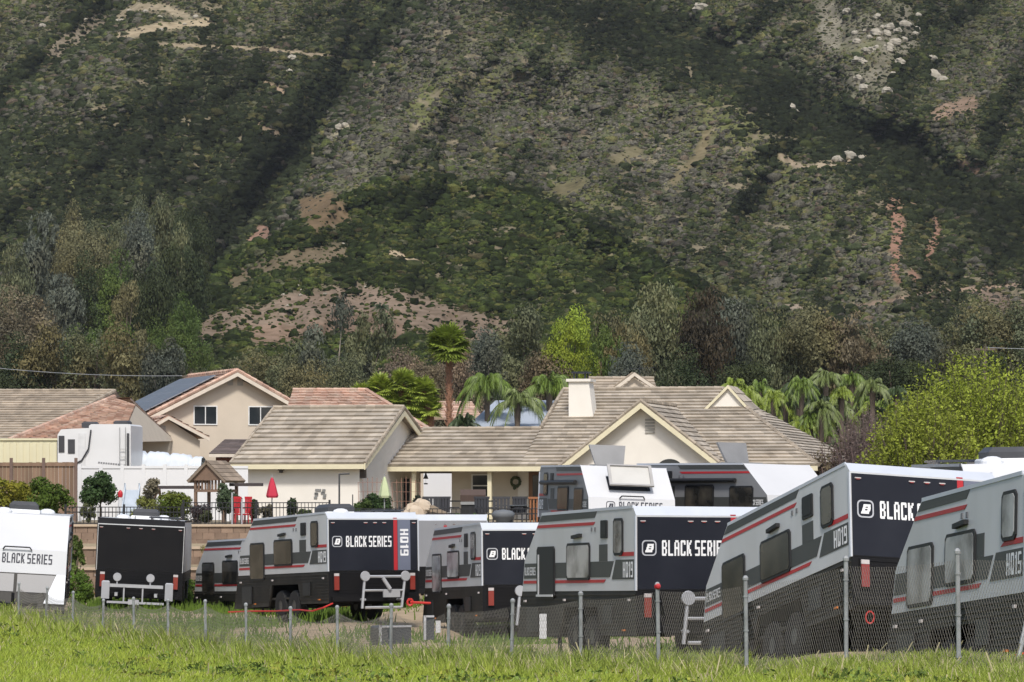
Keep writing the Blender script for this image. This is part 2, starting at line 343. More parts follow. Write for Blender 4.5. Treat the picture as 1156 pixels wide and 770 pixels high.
LEAF=mat('leaf',(1,1,1),.6,(.8,.8,.8),1.0,attr='col',spec=.12,trans=.25)
DRYLEAF=mat('scrub_leaf',(1.25,1.25,1.2),.85,(.5,.5,.5),3.6,1.0,attr='col',spec=.03,amount=1.0)
def scrub(n=360000,seed=3):
    rng=np.random.default_rng(seed)
    px=rng.uniform(-70,1230,n); py=rng.uniform(-30,425,n)
    bare,_,g=surface_masks(px,py)
    clump=fbm(px/40,py/26,51); fine=fbm(px/13,py/9,52)
    crest=hill_crest(px); onhill=(py>crest)
    gully=np.zeros(n)
    for k in (2,5,17):
        d,_=seg_dist(px,py,RIDGES[k][0]); gully=np.maximum(gully,np.exp(-(d/32)**2))
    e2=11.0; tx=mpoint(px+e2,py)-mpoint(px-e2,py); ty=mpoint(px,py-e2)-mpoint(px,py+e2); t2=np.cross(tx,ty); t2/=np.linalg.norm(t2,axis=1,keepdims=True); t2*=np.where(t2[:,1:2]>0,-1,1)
    lf=np.clip(-t2[:,0]*1.5+.05,0,1); rf_=np.clip(t2[:,0]*1.5-.05,0,1)   # aspect: drier brush left, darker scrub right; also paints relief shade into colour
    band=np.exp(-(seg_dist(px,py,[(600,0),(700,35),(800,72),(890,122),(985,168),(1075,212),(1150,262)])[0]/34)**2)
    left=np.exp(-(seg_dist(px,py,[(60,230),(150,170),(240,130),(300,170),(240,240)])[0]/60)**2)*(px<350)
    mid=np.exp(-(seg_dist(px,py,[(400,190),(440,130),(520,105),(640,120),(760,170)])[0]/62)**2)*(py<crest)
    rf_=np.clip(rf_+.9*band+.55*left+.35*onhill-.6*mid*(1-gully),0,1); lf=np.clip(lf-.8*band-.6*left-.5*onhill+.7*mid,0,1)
    spur=np.zeros(n)
    for k in (0,1,3,4,14,15):
        d,_=seg_dist(px,py,RIDGES[k][0]); spur=np.maximum(spur,np.exp(-(d/22)**2))
    keep=.66+1.1*(fine-.5)+.45*gully-.16*spur-.16*lf+.3*rf_
    keep*= (1-bare*np.where(px>930,.62,.90))*(1-.30*g)
    m=rng.uniform(0,1,n)<keep; px,py,clump,fine,onhill,gully,bare,lf,rf_,t2=[a_[m] for a_ in (px,py,clump,fine,onhill,gully,bare,lf,rf_,t2)]
    n=len(px); P=mpoint(px,py)
    pal=np.array([(.056,.068,.024),(.028,.036,.017),(.080,.077,.062),(.085,.084,.036),(.086,.070,.052),(.066,.073,.040)])
    # what grows where: dark green on the near hill and in gullies, dry grey brush on the open spurs; aspect terms add painted relief shade
    leftdark=np.exp(-(seg_dist(px,py,[(60,230),(150,180),(250,130),(300,180),(240,240)])[0]/60)**2)*(px<360)
    grey=np.clip(np.exp(-(seg_dist(px,py,[(440,150),(560,110),(680,130),(740,190)])[0]/80)**2)+np.exp(-(seg_dist(px,py,[(60,110),(230,90)])[0]/32)**2)*.7+np.exp(-(seg_dist(px,py,[(1060,60),(1130,100),(1140,180)])[0]/55)**2)*.8+np.exp(-(seg_dist(px,py,[(1000,290),(1120,320)])[0]/40)**2)*.7,0,1)
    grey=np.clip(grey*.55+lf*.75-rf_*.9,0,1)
    w=np.stack([1.0+onhill*1.6+0*px, .5+1.8*gully+onhill*.6+1.6*leftdark+3.2*rf_, .35+3.2*grey*(~onhill), .6+onhill*.7, .16+.5*grey, .7+0*px],1)
    w*=np.stack([.4+1.2*clump,1.6-clump*1.2,.4+1.6*(1-clump),.5+clump,.7+0*clump,.7+.6*clump],1)
    cw=np.cumsum(w/w.sum(1,keepdims=True),1); r=rng.uniform(0,1,n)[:,None]; idx=np.minimum((r>cw).sum(1),5)
    col=pal[idx]*.80*rng.uniform(.78,1.22,(n,1))*(.45+1.1*clump)[:,None]*(1-.50*rf_+.34*lf)[:,None]; col=np.where(onhill[:,None],col*np.array([1.05,1.12,.80]),col*np.array([1.03,1.0,1.0]))  # darker facing right, lighter facing left: slope shading painted into shrub colour
    rad=rng.lognormal(-1.12,.50,n)*np.where(idx==1,1.4,1.0)*(.9+.5*gully); rad=np.clip(rad,.16,1.5)*np.where(bare>.3,.7,1)
    # each shrub is a lumpy low dome: 3 rings of 6 vertices and a top
    tn=t2
    S=6; rings=[(1.0,-.25),(1.02,.22),(.72,.62)]; nv=S*3+1
    ang=rng.uniform(0,6.28,(n,1))+np.arange(S)[None,:]*(2*math.pi/S)
    V=np.zeros((n,nv,3)); asp=rng.uniform(.55,1.0,n)
    for k,(rr,zz) in enumerate(rings):
        j_=rng.uniform(.5,1.45,(n,S))*rr
        V[:,k*S:(k+1)*S,0]=np.cos(ang+k*.4)*j_; V[:,k*S:(k+1)*S,1]=np.sin(ang+k*.4)*j_; V[:,k*S:(k+1)*S,2]=(zz+rng.uniform(-.22,.22,(n,S)))
    V[:,-1,2]=.85+rng.uniform(-.12,.12,n)
    V[...,2]*=asp[:,None]; V=V*rad[:,None,None]; V+= tn[:,None,:]*(V[...,2:3]*.25)
    V=V+P[:,None,:]
    q=[]; 
    for k in range(2):
        for a_ in range(S): q.append((k*S+a_,k*S+(a_+1)%S,(k+1)*S+(a_+1)%S,(k+1)*S+a_))
    t_=[(2*S+a_,2*S+(a_+1)%S,3*S) for a_ in range(S)]
    base=(np.arange(n)*nv)[:,None]
    Q=(base[:,:,None]+np.array(q)[None]).reshape(-1,4); T_=(base[:,:,None]+np.array(t_)[None]).reshape(-1,3)
    me=bpy.data.meshes.new('chaparral'); me.vertices.add(n*nv); me.vertices.foreach_set('co',V.reshape(-1).astype(np.float32))
    L=np.concatenate([Q.reshape(-1),T_.reshape(-1)]).astype(np.int32); me.loops.add(len(L)); me.loops.foreach_set('vertex_index',L)
    st=np.concatenate([np.arange(len(Q))*4,len(Q)*4+np.arange(len(T_))*3]).astype(np.int32); me.polygons.add(len(st)); me.polygons.foreach_set('loop_start',st); me.update(calc_edges=True)
    me.polygons.foreach_set('use_smooth',[True]*len(st))
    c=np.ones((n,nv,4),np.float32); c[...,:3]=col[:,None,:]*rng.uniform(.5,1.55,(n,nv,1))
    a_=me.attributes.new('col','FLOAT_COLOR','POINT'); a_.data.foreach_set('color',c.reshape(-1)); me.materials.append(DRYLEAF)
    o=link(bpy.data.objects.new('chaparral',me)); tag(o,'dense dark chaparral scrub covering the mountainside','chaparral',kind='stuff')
scrub()
def boulder(px,py,r,seed,label,group='pale boulders on the mountainside'):
    p=mpoint(np.array([px]),np.array([py]))[0]
    b=MB(); b.blob((0,0,r*.35),(r*1.1,r,r*.75),seed,9,6,.35); o=b.build('boulder',None,mat('pale_rock',(.34,.31,.25),.9,(.18,.16,.125),2.2,.8))
    o.location=p; tag(o,label,'boulder',group)
rb=random.Random(5)
spots=[('pale boulder in the rock outcrop high on the right slope',[(rb.gauss(985,24),rb.gauss(45,26),rb.uniform(.5,1.3)) for _ in range(34)]),
 ('pale boulder beside the dirt road cut at the top left',[(rb.gauss(150,28),rb.gauss(22,8),rb.uniform(.4,.9)) for _ in range(12)]),
 ('big pale boulder below the rock outcrop high on the right slope',[(1053,88,1.7),(1064,93,1.3),(890,124,1.3),(897,128,.9)]),
 ('large whitish boulder near the top edge right of centre',[(791,14,1.9),(787,10,1.2)]),
 ('small pale rock lying on the bare earth slope behind the houses',[(rb.uniform(260,480),rb.uniform(275,350),rb.uniform(.15,.32)) for _ in range(12)]),
 ('pale rock on the spur above the red earth scars',[(945,182,1.0),(958,179,1.3),(972,180,.8),(982,60,1.2)]),
 ('pale rock at the foot of the gully below the dirt road',[(384,146,1.1),(390,143,.8),(330,68,1.0),(327,82,.7)])]
sd_=0
for lab,L in spots:
    for x,y,r in L:
        sd_+=1; boulder(x,y,r,sd_,lab)
# ---------------- trees ----------------
BARK=mat('bark',(.13,.10,.075),.9,(.06,.05,.04),6,.8,stretch=(1,1,.2))
PALEBARK=mat('pale_bark',(.30,.26,.22),.9,(.14,.11,.09),5,.6,stretch=(1,1,.2))
PALMBARK=mat('palm_bark',(.27,.14,.085),.95,(.13,.07,.045),9,1.0,stretch=(1,1,2))
def crown_arrays(kind, seed, n):
    """unit-height tree: crown fills z 0.12..1, width about 1 (x scaled later)"""
    rng=np.random.default_rng(seed)
    L={'round':15,'tall':20,'willow':17,'bush':13,'sparse':17,'pine':14}[kind]
    u=rng.normal(size=(L,3)); u/=np.linalg.norm(u,axis=1,keepdims=True)
    k=rng.uniform(.25,1,(L,1))**.6
    if kind=='tall': c=u*k*np.array([.30,.30,.36])+[0,0,.60]; r=rng.uniform(.09,.19,L)
    elif kind=='sparse': c=u*k*np.array([.36,.36,.34])+[0,0,.62]; r=rng.uniform(.07,.15,L)
    elif kind=='pine': c=u*k*np.array([.22,.22,.42])+[0,0,.56]; c[:,:2]*=(1.25-c[:,2:3])*1.3; r=rng.uniform(.09,.16,L)
    elif kind=='willow': c=u*k*np.array([.34,.34,.34])+[0,0,.55]; r=rng.uniform(.13,.22,L)
    elif kind=='bush': c=u*k*np.array([.38,.38,.36])+[0,0,.46]; r=rng.uniform(.15,.26,L)
    else: c=u*k*np.array([.33,.33,.30])+[0,0,.60]; r=rng.uniform(.13,.23,L)
    c[:,2]=np.maximum(c[:,2],.16)
    li=rng.choice(L,n,p=(r**2)/(r**2).sum())
    d=rng.normal(size=(n,3)); d[:,2]+=.25; d/=np.linalg.norm(d,axis=1,keepdims=True)
    q=rng.uniform(.35,1.05,(n,1))**.7
    C=c[li]+d*q*r[li][:,None]*np.array([1,1,1.15 if kind in('tall','willow','sparse') else .85])
    # twig-scale gaps
    f=fbm(C[:,0]*11+C[:,1]*7+40,C[:,2]*12+seed,seed,3); keep=f>(.40 if kind!='sparse' else .47)
    C=C[keep]; d=d[keep]; li=li[keep]
    N=d+rng.normal(size=d.shape)*.55
    lobev=rng.uniform(.72,1.28,L)
    return C,N,lobev[li]*rng.uniform(.78,1.22,len(C)),rng,c,r
def make_tree(name,label,cat,kind,h,w,col,leaf,n=5200,seed=1,group=None,bark=None,col2=None,tr=.03):
    root=thing(name,label,cat,group=group)
    C,N,v,rng,lc,lr=crown_arrays(kind,seed,n)
    C=C*np.array([w,w,h]); down={'tall':.8,'willow':1.0,'sparse':.6}.get(kind,0)
    V=leaf_quads(C,N,leaf*rng.uniform(.6,1.3,len(C)),rng,1.9 if down else 1.15,down)
    c=np.array(col)*v[:,None]
    if col2 is not None:
        k=np.clip(fbm(C[:,0]*.5+9,C[:,2]*.5+C[:,1]*.3,seed+3)*3-1,0,1)[:,None]; c=c*(1-k)+np.array(col2)*v[:,None]*k
    quads_object('crown',V,c,LEAF,root)
    b=MB(); top=Vector((rng.uniform(-.03,.03)*w,0,h*.6)); mid=Vector((rng.uniform(-.03,.03)*w,0,h*.28))
    b.tube((0,0,-.5),mid,h*tr,8,h*tr*.75); b.tube(mid,top,h*tr*.75,8,h*tr*.3)
    for k in range(min(9,len(lc))):
        e=Vector((lc[k][0]*w,lc[k][1]*w,lc[k][2]*h)); s=mid.lerp(top,random.random()*.8); b.tube(s,e,h*tr*.36,5,h*tr*.1)
    b.build('trunk',root,bark or BARK,True)
    return root
COLS={'grey':(.070,.080,.045),'olive':(.084,.081,.042),'dark':(.025,.034,.016),'bluegrey':(.056,.064,.050),'yel':(.125,.165,.022),'brown':(.084,.074,.050),'green':(.050,.075,.020),'dry':(.10,.082,.062),'black':(.030,.026,.018)}
# (px, top py, Y, width px, kind, colour, label)   base stands on the ground or on the mountain foot
T=[
 (12,272,420,70,'willow','grey','grey green eucalyptus at the far left edge of the wooded slope'),
 (48,262,430,78,'tall','bluegrey','tall blue grey eucalyptus with bare dark trunks at the left edge'),
 (18,318,360,78,'round','brown','rusty brown crown at the far left above the tan tiled roof'),
 (88,256,455,66,'round','olive','brownish tall tree high among the dark trees on the left slope'),
 (120,240,480,60,'round','grey','slim grey tree topping the wood on the left slope'),
 (152,238,470,64,'round','bluegrey','blue grey rounded tree near the top of the left wood'),
 (186,228,480,58,'tall','grey','grey green tree standing highest at the right of the left wood'),
 (205,262,455,60,'tall','dark','dark narrow tree right of centre in the left hillside wood'),
 (78,222,520,50,'round','olive','olive tree highest on the left slope below the grassy patch'),
 (40,226,520,56,'willow','bluegrey','bluish tree high on the slope near the left edge'),
 (150,214,525,48,'round','grey','thin grey tree at the upper rim of the left wood'),
 (215,225,505,46,'round','dark','small dark tree at the gully mouth on the left'),
 (100,285,430,62,'round','dark','dark green dense tree in the middle of the left wood'),
 (132,280,430,60,'round','green','green round tree in the middle of the left wood'),
 (170,285,425,62,'willow','dark','very dark drooping tree below the slim grey one on the left'),
 (215,330,400,50,'round','green','bright green small tree beside the bare earth slope'),
 (190,320,395,46,'bush','green','round light green bush at the edge of the bare slope'),
 (60,314,400,66,'willow','bluegrey','pale blue grey tree with tall bare stems on the left'),
 (110,330,370,70,'bush','green','mixed green thicket above the tan tiled roof on the left'),
 (142,322,380,46,'sparse','olive','thin olive tree beside the small shaggy palm on the left slope'),
 (20,378,300,80,'round','dark','dark green tree directly over the left end of the tan roof'),
 (62,372,300,86,'willow','olive','olive drooping tree above the middle of the tan roof'),
 (108,368,300,84,'round','grey','grey green rounded tree behind the roof with solar panels'),
 (150,372,290,80,'willow','olive','brownish green tree behind the upper end of the solar panels'),
 (185,388,285,60,'tall','bluegrey','dark blue grey tree right behind the two storey gable ridge'),
 (225,410,300,60,'round','grey','grey bush tree standing on the foot of the pink earth slope, left'),
 (262,405,300,66,'willow','grey','grey green tree peeping over the two storey gable top'),
 (298,398,290,70,'round','olive','olive green tree right of the two storey gable top'),
 (338,392,285,74,'tall','grey','grey tree behind the red tiled roof in the middle'),
 (378,352,280,70,'sparse','bluegrey','open branched grey tree left of the tall fan palm'),
 (412,345,280,66,'sparse','grey','taller open branched tree left of the tall fan palm'),
 (345,410,250,62,'round','olive','low olive tree above the red tiled roof'),
 (448,388,260,74,'round','dry','dry brown leafless looking tree left of the tall palm trunk'),
 (478,400,250,70,'round','brown','brown thicket tree just behind the tall palm trunk'),
 (520,372,270,66,'round','dry','dry brownish tree right of the tall palm trunk'),
 (552,372,290,66,'round','bluegrey','dark blue grey tree above the drooping queen palm'),
 (590,352,310,84,'tall','grey','tall grey tree behind the queen palms'),
 (620,385,270,62,'round','brown','brown thicket between the queen palms and the chimney'),
 (642,352,270,58,'round','yel','bright yellow green tree left of the chimney'),
 (676,358,275,56,'willow','green','fresh green tree just behind the chimney'),
 (700,345,280,66,'willow','olive','olive green drooping tree right of the chimney'),
 (738,335,290,84,'willow','grey','broad grey green willowy tree behind the main roof ridge'),
 (786,318,300,76,'willow','black','tall blackish brown tree behind the right of the main ridge'),
 (715,390,250,74,'round','bluegrey','low blue grey tree over the television antenna'),
 (770,392,250,80,'round','dark','low dark tree behind the right end of the main ridge'),
 (832,325,310,86,'willow','bluegrey','wide misty blue grey tree right of the blackish tree'),
 (868,345,300,62,'willow','grey','grey green tree between the misty tree and the brownish one'),
 (915,348,300,84,'round','olive','brownish olive tree above the palm grove'),
 (957,352,300,84,'willow','brown','reddish olive tree above the right of the palm grove'),
 (840,400,260,70,'round','dark','low dark tree behind the small roof dormer'),
 (1000,360,310,90,'round','grey','dark grey tree left of the bright yellow green willow'),
 (1040,362,300,84,'round','bluegrey','blue grey round tree above the bright willow top'),
 (1078,348,300,84,'round','grey','grey round tree above the willow, near the right edge'),
 (1118,340,300,90,'round','olive','olive tree topping the belt near the right edge'),
 (1160,338,300,90,'round','grey','grey tree cut by the right edge of the picture'),
 (1010,395,270,84,'round','dark','dark low tree in the shade left of the willow'),
 (1130,385,270,84,'round','dark','dark low tree behind the upright twigs at the right'),
 (240,418,255,60,'bush','olive','low olive shrub tree hiding the foot of the pink slope'),
 (395,395,262,60,'bush','grey','grey bush tree in front of the open branched trees'),
]
protos={}
VARS={k:[1,2] for k in ('round','tall','willow','bush','sparse')}
def base_on_surface(px,Y):
    x=(px-CX)/FPX*Y
    return x,Y,gzf(x,Y)
tot={}
for i,(px,py,Y,wpx,kind,col,lab) in enumerate(T):
    lo=str(i%2)
    if Y>=380:          # stands on the mountain foot: find the surface point with this depth
        ys_=np.arange(py+30,470,2.0); D=depth(np.full(len(ys_),float(px)),ys_); j=int(np.argmin(np.abs(D-Y))); 
        yb=ys_[j]; base=mpoint(np.array([float(px)]),np.array([yb]))[0]; YY=base[1]
    else: base=np.array(base_on_surface(px,Y)); YY=Y
    h=(HY-py)/FPX*YY-base[2]+.3; h=max(h,4.0); w=wpx/FPX*YY*1.38
    key=(kind,col,lo)
    if key not in protos:
        c=np.array(COLS[col])
        t=make_tree('tree',lab,'tree',kind,10,8,c*1.9,.085,17000 if kind!='sparse' else 12000,i+11,'trees of the wooded belt behind the houses',PALEBARK if col in('bluegrey','dry') else BARK,c*1.9*np.array([1.18,1.04,.9]))
        protos[key]=t; t['_h']=10
    else:
        t=copy_tree(protos[key]); t['label']=lab
    t.location=base; t.scale=(w/8,w/8,h/10); t.rotation_euler=(0,0,(i*2.4)%6.28)
for t in protos.values():
    if '_h' in t: del t['_h']
for o in bpy.data.objects:
    if '_h' in o: del o['_h']

# ---- palms
def frond(b, base, az, el, L, droop, leafw, n=11, dens=1.0, hang=.3, rnd=random):
    """feather frond: arched rib with leaflets"""
    pts=[]; d=Vector((math.cos(az),math.sin(az),0))
    for k in range(n+1):
        t=k/n; pts.append(base+d*L*(math.cos(el)*t*(1-.18*t*t))+Vector((0,0,L*(math.sin(el)*t-droop*t*t))))
    for a,c in zip(pts,pts[1:]): b.tube(a,c,.025,3,caps=False)
    side=Vector((-d.y,d.x,0)); m=int(40*dens)
    for k in range(m):
        t=(k+2)/(m+2); i=min(int(t*n),n-1); p=pts[i].lerp(pts[i+1],t*n-i); fw=(pts[i+1]-pts[i]).normalized()
        l=leafw*math.sin(math.pi*min(1,.12+t*.86))**.6
        for s in (-1,1):
            l_=l; l=l_*rnd.uniform(.6,1.15); e=p+side*s*l*(1-hang*.7)*rnd.uniform(.7,1.3)+fw*l*.5+Vector((0,0,-l*hang*rnd.uniform(.8,1.3)))
            b.face([p-fw*.022,p+fw*.022,e],rnd.uniform(.35,1.7)); l=l_
def palm_leaf(name,col): return mat(name,col,.45,tuple(c*.7 for c in col),1.5,var=True,spec=.3,trans=.2)
PL={'a':palm_leaf('palm_green',(.13,.19,.035)),'b':palm_leaf('palm_yellow_green',(.20,.26,.04)),'y':palm_leaf('palm_bright_green',(.30,.37,.06)),'c':palm_leaf('palm_dark_green',(.05,.075,.028)),'d':palm_leaf('palm_grey_green',(.15,.19,.06))}
def feather_palm(label,loc,h,L,col='a',nf=30,droop=.75,seed=0,group=None,trunk_r=.16,name='queen_palm'):
    rnd=random.Random(seed); root=thing(name,label,'palm tree',loc,group=group)
    b=MB()
    for k in range(nf):
        az=k*2.4+rnd.uniform(-.3,.3); el=R(rnd.uniform(-5,78)); frond(b,Vector((0,0,h)),az,el,L*rnd.uniform(.8,1.1),droop*rnd.uniform(.7,1.15),L*.26,hang=.75,rnd=rnd)
    b.build('crown',root,PL[col])
    t=MB(); t.lathe([(trunk_r*1.3,-.5),(trunk_r,h*.3),(trunk_r*.8,h*.8),(trunk_r*1.1,h*.93),(trunk_r*.5,h)],n=9); t.build('trunk',root,BARK,True)
    return root
def fan_palm(label,loc,h,r,col='b',nf=34,seed=0,skirt=True,trunk_r=.28,group=None,bend=0.0):
    rnd=random.Random(seed); root=thing('fan_palm',label,'palm tree',loc,group=group); b=MB()
    for k in range(nf):
        az=k*2.4; el=R(rnd.uniform(-35,80)); d=Vector((math.cos(az)*math.cos(el),math.sin(az)*math.cos(el),math.sin(el)))
        d.x+=bend; d.normalize()
        st=Vector((0,0,h)); hub=st+d*r*.5; b.tube(st,hub,.03,3,caps=False)
        u=d.orthogonal().normalized(); w=d.cross(u)
        up=Vector((0,0,1)); s=d.cross(up); s.normalize() if s.length>.1 else None; n_=s.cross(d).normalized()
        for j in range(15):
            a=R(-105+15*j); e=hub+(d*math.cos(a)+s*math.sin(a))*r*.6*rnd.uniform(.8,1.1)+Vector((0,0,-abs(math.sin(a))*r*.14-.1*r))+Vector((bend*.3*r,0,0))
            q=(d*math.cos(a+R(90))+s*math.sin(a+R(90)))*.055*r
            m_=hub.lerp(e,.55)
            b.face([hub,m_+q,e,m_-q],rnd.uniform(.6,1.35))
    b.build('crown',root,PL[col])
    t=MB(); t.lathe([(trunk_r*1.4,-.5),(trunk_r,h*.15),(trunk_r*.85,h*.5),(trunk_r,h*.93),(trunk_r*.6,h)],n=10)
    for k in range(int(h*16)):
        a=k*2.4; z=k/16; p=Vector((math.cos(a)*trunk_r*.85,math.sin(a)*trunk_r*.85,z)); t.tube(p,p+Vector((math.cos(a)*.11,math.sin(a)*.11,.22)),.04,4,.02)
    t.build('trunk',root,PALMBARK)
    return root
def gp(px,Y): x=(px-CX)/FPX*Y; return (x,Y,gzf(x,Y))
def hgt(py,Y,px=578): return (HY-py)/FPX*Y-gp(px,Y)[2]
fan_palm('tall fan palm with rust coloured trunk rising over the low porch roof',gp(507,172),hgt(390,172),1.25,'b',60,3,trunk_r=.15,bend=-.08)
feather_palm('full drooping queen palm just right of the tall fan palm',gp(550,170),hgt(432,170),2.1,'a',44,1.0,5)
feather_palm('smaller queen palm between two others behind the porch roof',gp(584,168),hgt(454,168),1.9,'d',30,.95,6)
feather_palm('queen palm leaning over the roof just left of the chimney',gp(620,172),hgt(436,172),2.2,'a',34,.85,7)
feather_palm('low dark palm at the foot of the tall fan palm trunk',gp(524,166),hgt(478,166),1.5,'c',24,.9,8)
for i,(px,py,r,c,l) in enumerate([(408,446,1.6,'b','leftmost low palm beside the red tiled roof'),(430,436,1.7,'b','yellow green fan palm behind the garage ridge, second from the left'),(455,432,1.8,'a','highest fan palm of the clump over the garage gable'),(478,440,1.7,'d','greyish fan palm just left of the tall palm trunk'),(446,462,1.7,'b','bright fan palm lowest over the garage gable tip'),(470,468,1.5,'b','small bright fan palm at the right of the garage gable'),(420,452,1.6,'b','low fan palm hugging the red tiled roof end'),(438,450,1.7,'a','middle fan palm of the clump over the garage gable'),(462,450,1.7,'b','bright fan palm in the right half of the clump'),(484,458,1.6,'b','fan palm against the tall palm trunk')]):
    fan_palm(l,gp(px,185),hgt(py+2,185),r*.56,'y',44,20+i,group='fan palms behind the garage')
for i,(px,py,r,c,l) in enumerate([
 (842,440,2.2,'b','bright palm right beside the small roof dormer'),(862,452,2.1,'b','second bright palm right of the roof dormer'),(888,448,2.4,'c','dark palm in the middle left of the palm grove'),
 (905,432,2.3,'a','palm at the top centre of the grove'),(932,424,2.5,'d','large greyish palm at the top of the grove'),(962,426,2.4,'a','palm at the top right of the grove'),(985,432,2.4,'d','rightmost tall palm of the grove'),
 (925,450,2.2,'c','dark palm low under the large greyish palm'),(948,458,2.2,'b','yellow green palm at the lower right of the grove'),(905,476,2.2,'b','bright low palm nearest the roof edge'),(930,486,2.2,'a','low palm with hanging fronds near the purple bare shrub'),(876,474,2.0,'d','greyish low palm over the roof slope'),(1012,440,2.0,'c','dark palm between the grove and the willow'),(855,466,1.8,'d','low greyish palm beside the dormer corner'),(895,462,1.8,'b','yellowish palm in the heart of the grove'),(915,466,1.8,'a','green palm low in the heart of the grove'),(950,440,1.9,'b','yellowish palm under the highest right crowns'),(975,450,1.8,'a','green palm behind the purple bare shrub'),(915,498,1.7,'d','shaggy palm at the very corner of the main roof'),(890,486,1.6,'b','small bright palm over the lower roof slope'),(945,502,1.8,'c','lowest dark palm at the right of the roof corner')]):
    feather_palm(l,gp(px,190+i%3*6),hgt(py+2,190+i%3*6,px),r*.62,c,34,.95,40+i,group='palms of the grove right of the main house')
rp_=random.Random(8)
for i in range(28):
    px=rp_.uniform(835,1010) if i<16 else rp_.uniform(828,905); py=rp_.uniform(428,492)-max(0,(860-px))*.1; Y=188+rp_.uniform(0,22)
    feather_palm('one of the many bushy palms massed in the grove right of the main house',gp(px,Y),hgt(py,Y,px),rp_.uniform(1.1,1.6),'abdabc'[i%6],30,.95,300+i,group='crowded palms of the right grove')
feather_palm('small shaggy palm on the left wooded slope',mpoint(np.array([157.]),np.array([372.]))[0],10.5,3.0,'a',30,.9,60)
feather_palm('tiny dark palm standing on the pink earth slope',mpoint(np.array([430.]),np.array([378.]))[0],4.0,1.8,'c',20,.6,61)

# ---- bright willow at the right, bare purple shrub
def twiggy(name,label,cat,loc,w,h,col,n,seed,leaf=.09,up=.8,leafn=11,twigcol=None,twr=.012):
    rng=np.random.default_rng(seed); root=thing(name,label,cat,loc)
    b=MB(); Cs=[];Ns=[];vs=[]
    for k in range(n):
        a=rng.uniform(0,2*math.pi); q=math.sqrt(rng.uniform(0,1)); bx=math.cos(a)*q*.42*w; by=math.sin(a)*q*.42*w
        top=h*(1-.42*q**2)*rng.uniform(.35,1.0); z0=max(0,top-h*.42)
        p0=Vector((bx*.8,by*.8,z0)); p1=Vector((bx*1.12+rng.normal()*.12*w*.3,by*1.12+rng.normal()*.1*w*.3,top))
        if k%3==0 or leafn<5: b.tube(p0,p1,twr*1.6,3,twr*.5,caps=False)
        v=rng.uniform(.65,1.3)
        for j in range(leafn):
            t=rng.uniform(.1,1); p=p0.lerp(p1,t); s=.22*(1.1-t*.6)
            Cs.append((p.x+rng.normal()*s,p.y+rng.normal()*s,p.z+rng.normal()*s*.5)); vs.append(v*rng.uniform(.7,1.3))
    C=np.array(Cs); N=rng.normal(size=C.shape)+[0,-.3,.6]
    V=leaf_quads(C,N,leaf*rng.uniform(.6,1.4,len(C)),rng,1.7)
    quads_object('crown',V,np.array(col)*np.array(vs)[:,None],LEAF,root)
    for k in range(9):
        a=k*.7; b.tube((math.cos(a)*.1*w*.3,math.sin(a)*.1*w*.3,-.3),(math.cos(a)*.36*w,math.sin(a)*.36*w,h*.6),.09,5,.03)
    b.build('stems',root,twigcol or BARK)
    return root
twiggy('willow_tree','large bright yellow green willow filling the right edge above the trailers','tree',gp(1105,140),8.2,hgt(388,140,1105),(.25,.30,.040),2600,71,.045,leafn=30)
twiggy('willow_tree','lower yellow green willow growing in front of the purple bare shrub','tree',gp(1040,136),4.6,hgt(432,136,1040),(.24,.28,.04),1000,72,.045,leafn=30)
twiggy('bare_shrub','purplish brown bare shrub between the palm grove and the willow','shrub',gp(975,150),3.6,hgt(452,150,975),(.16,.12,.105),2200,73,.035,leafn=5,twigcol=mat('purple_twig',(.17,.12,.11),.9),twr=.010)
twiggy('bare_shrub','low brown weedy shrub behind the corner of the main roof','shrub',gp(938,150),2.6,hgt(488,150,938),(.15,.12,.07),700,74,.05,leafn=5,twigcol=mat('purple_twig',(.17,.12,.11)),twr=.010)
# ---------------- houses ----------------
STUCCO=mat('cream_stucco',(.74,.70,.63),.9,(.66,.62,.55),1.2,.15)
BEIGE=mat('beige_stucco',(.58,.50,.40),.9,(.51,.44,.35),1.2,.15)
TRIM=mat('yellow_trim',(.66,.60,.42),.6,(.58,.52,.36),3)
WTRIM=mat('cream_trim',(.66,.58,.48),.6)
TILE=mat('concrete_tile',(.40,.35,.285),.85,(.27,.225,.17),.8,.5,var=True,amount=.8)
TILE2=mat('tan_tile',(.36,.30,.23),.85,(.26,.21,.16),.8,.5,var=True)
RTILE=mat('red_tile',(.44,.27,.20),.85,(.55,.42,.33),1.8,.5,var=True,amount=.9)
DTILE=mat('brown_shingle',(.14,.11,.10),.9,(.09,.07,.065),2,.4,var=True)
RIDGE=mat('ridge_tile',(.33,.28,.22),.85,(.22,.18,.13),2,.5,var=True)
GLASS=mat('window_glass',(.02,.025,.03),.08,(.05,.055,.06),.8,spec=.8)
WFRAME=mat('white_frame',(.75,.75,.73),.5)
DARK=mat('dark_void',(.02,.018,.016),.8)
rt=random.Random(99)
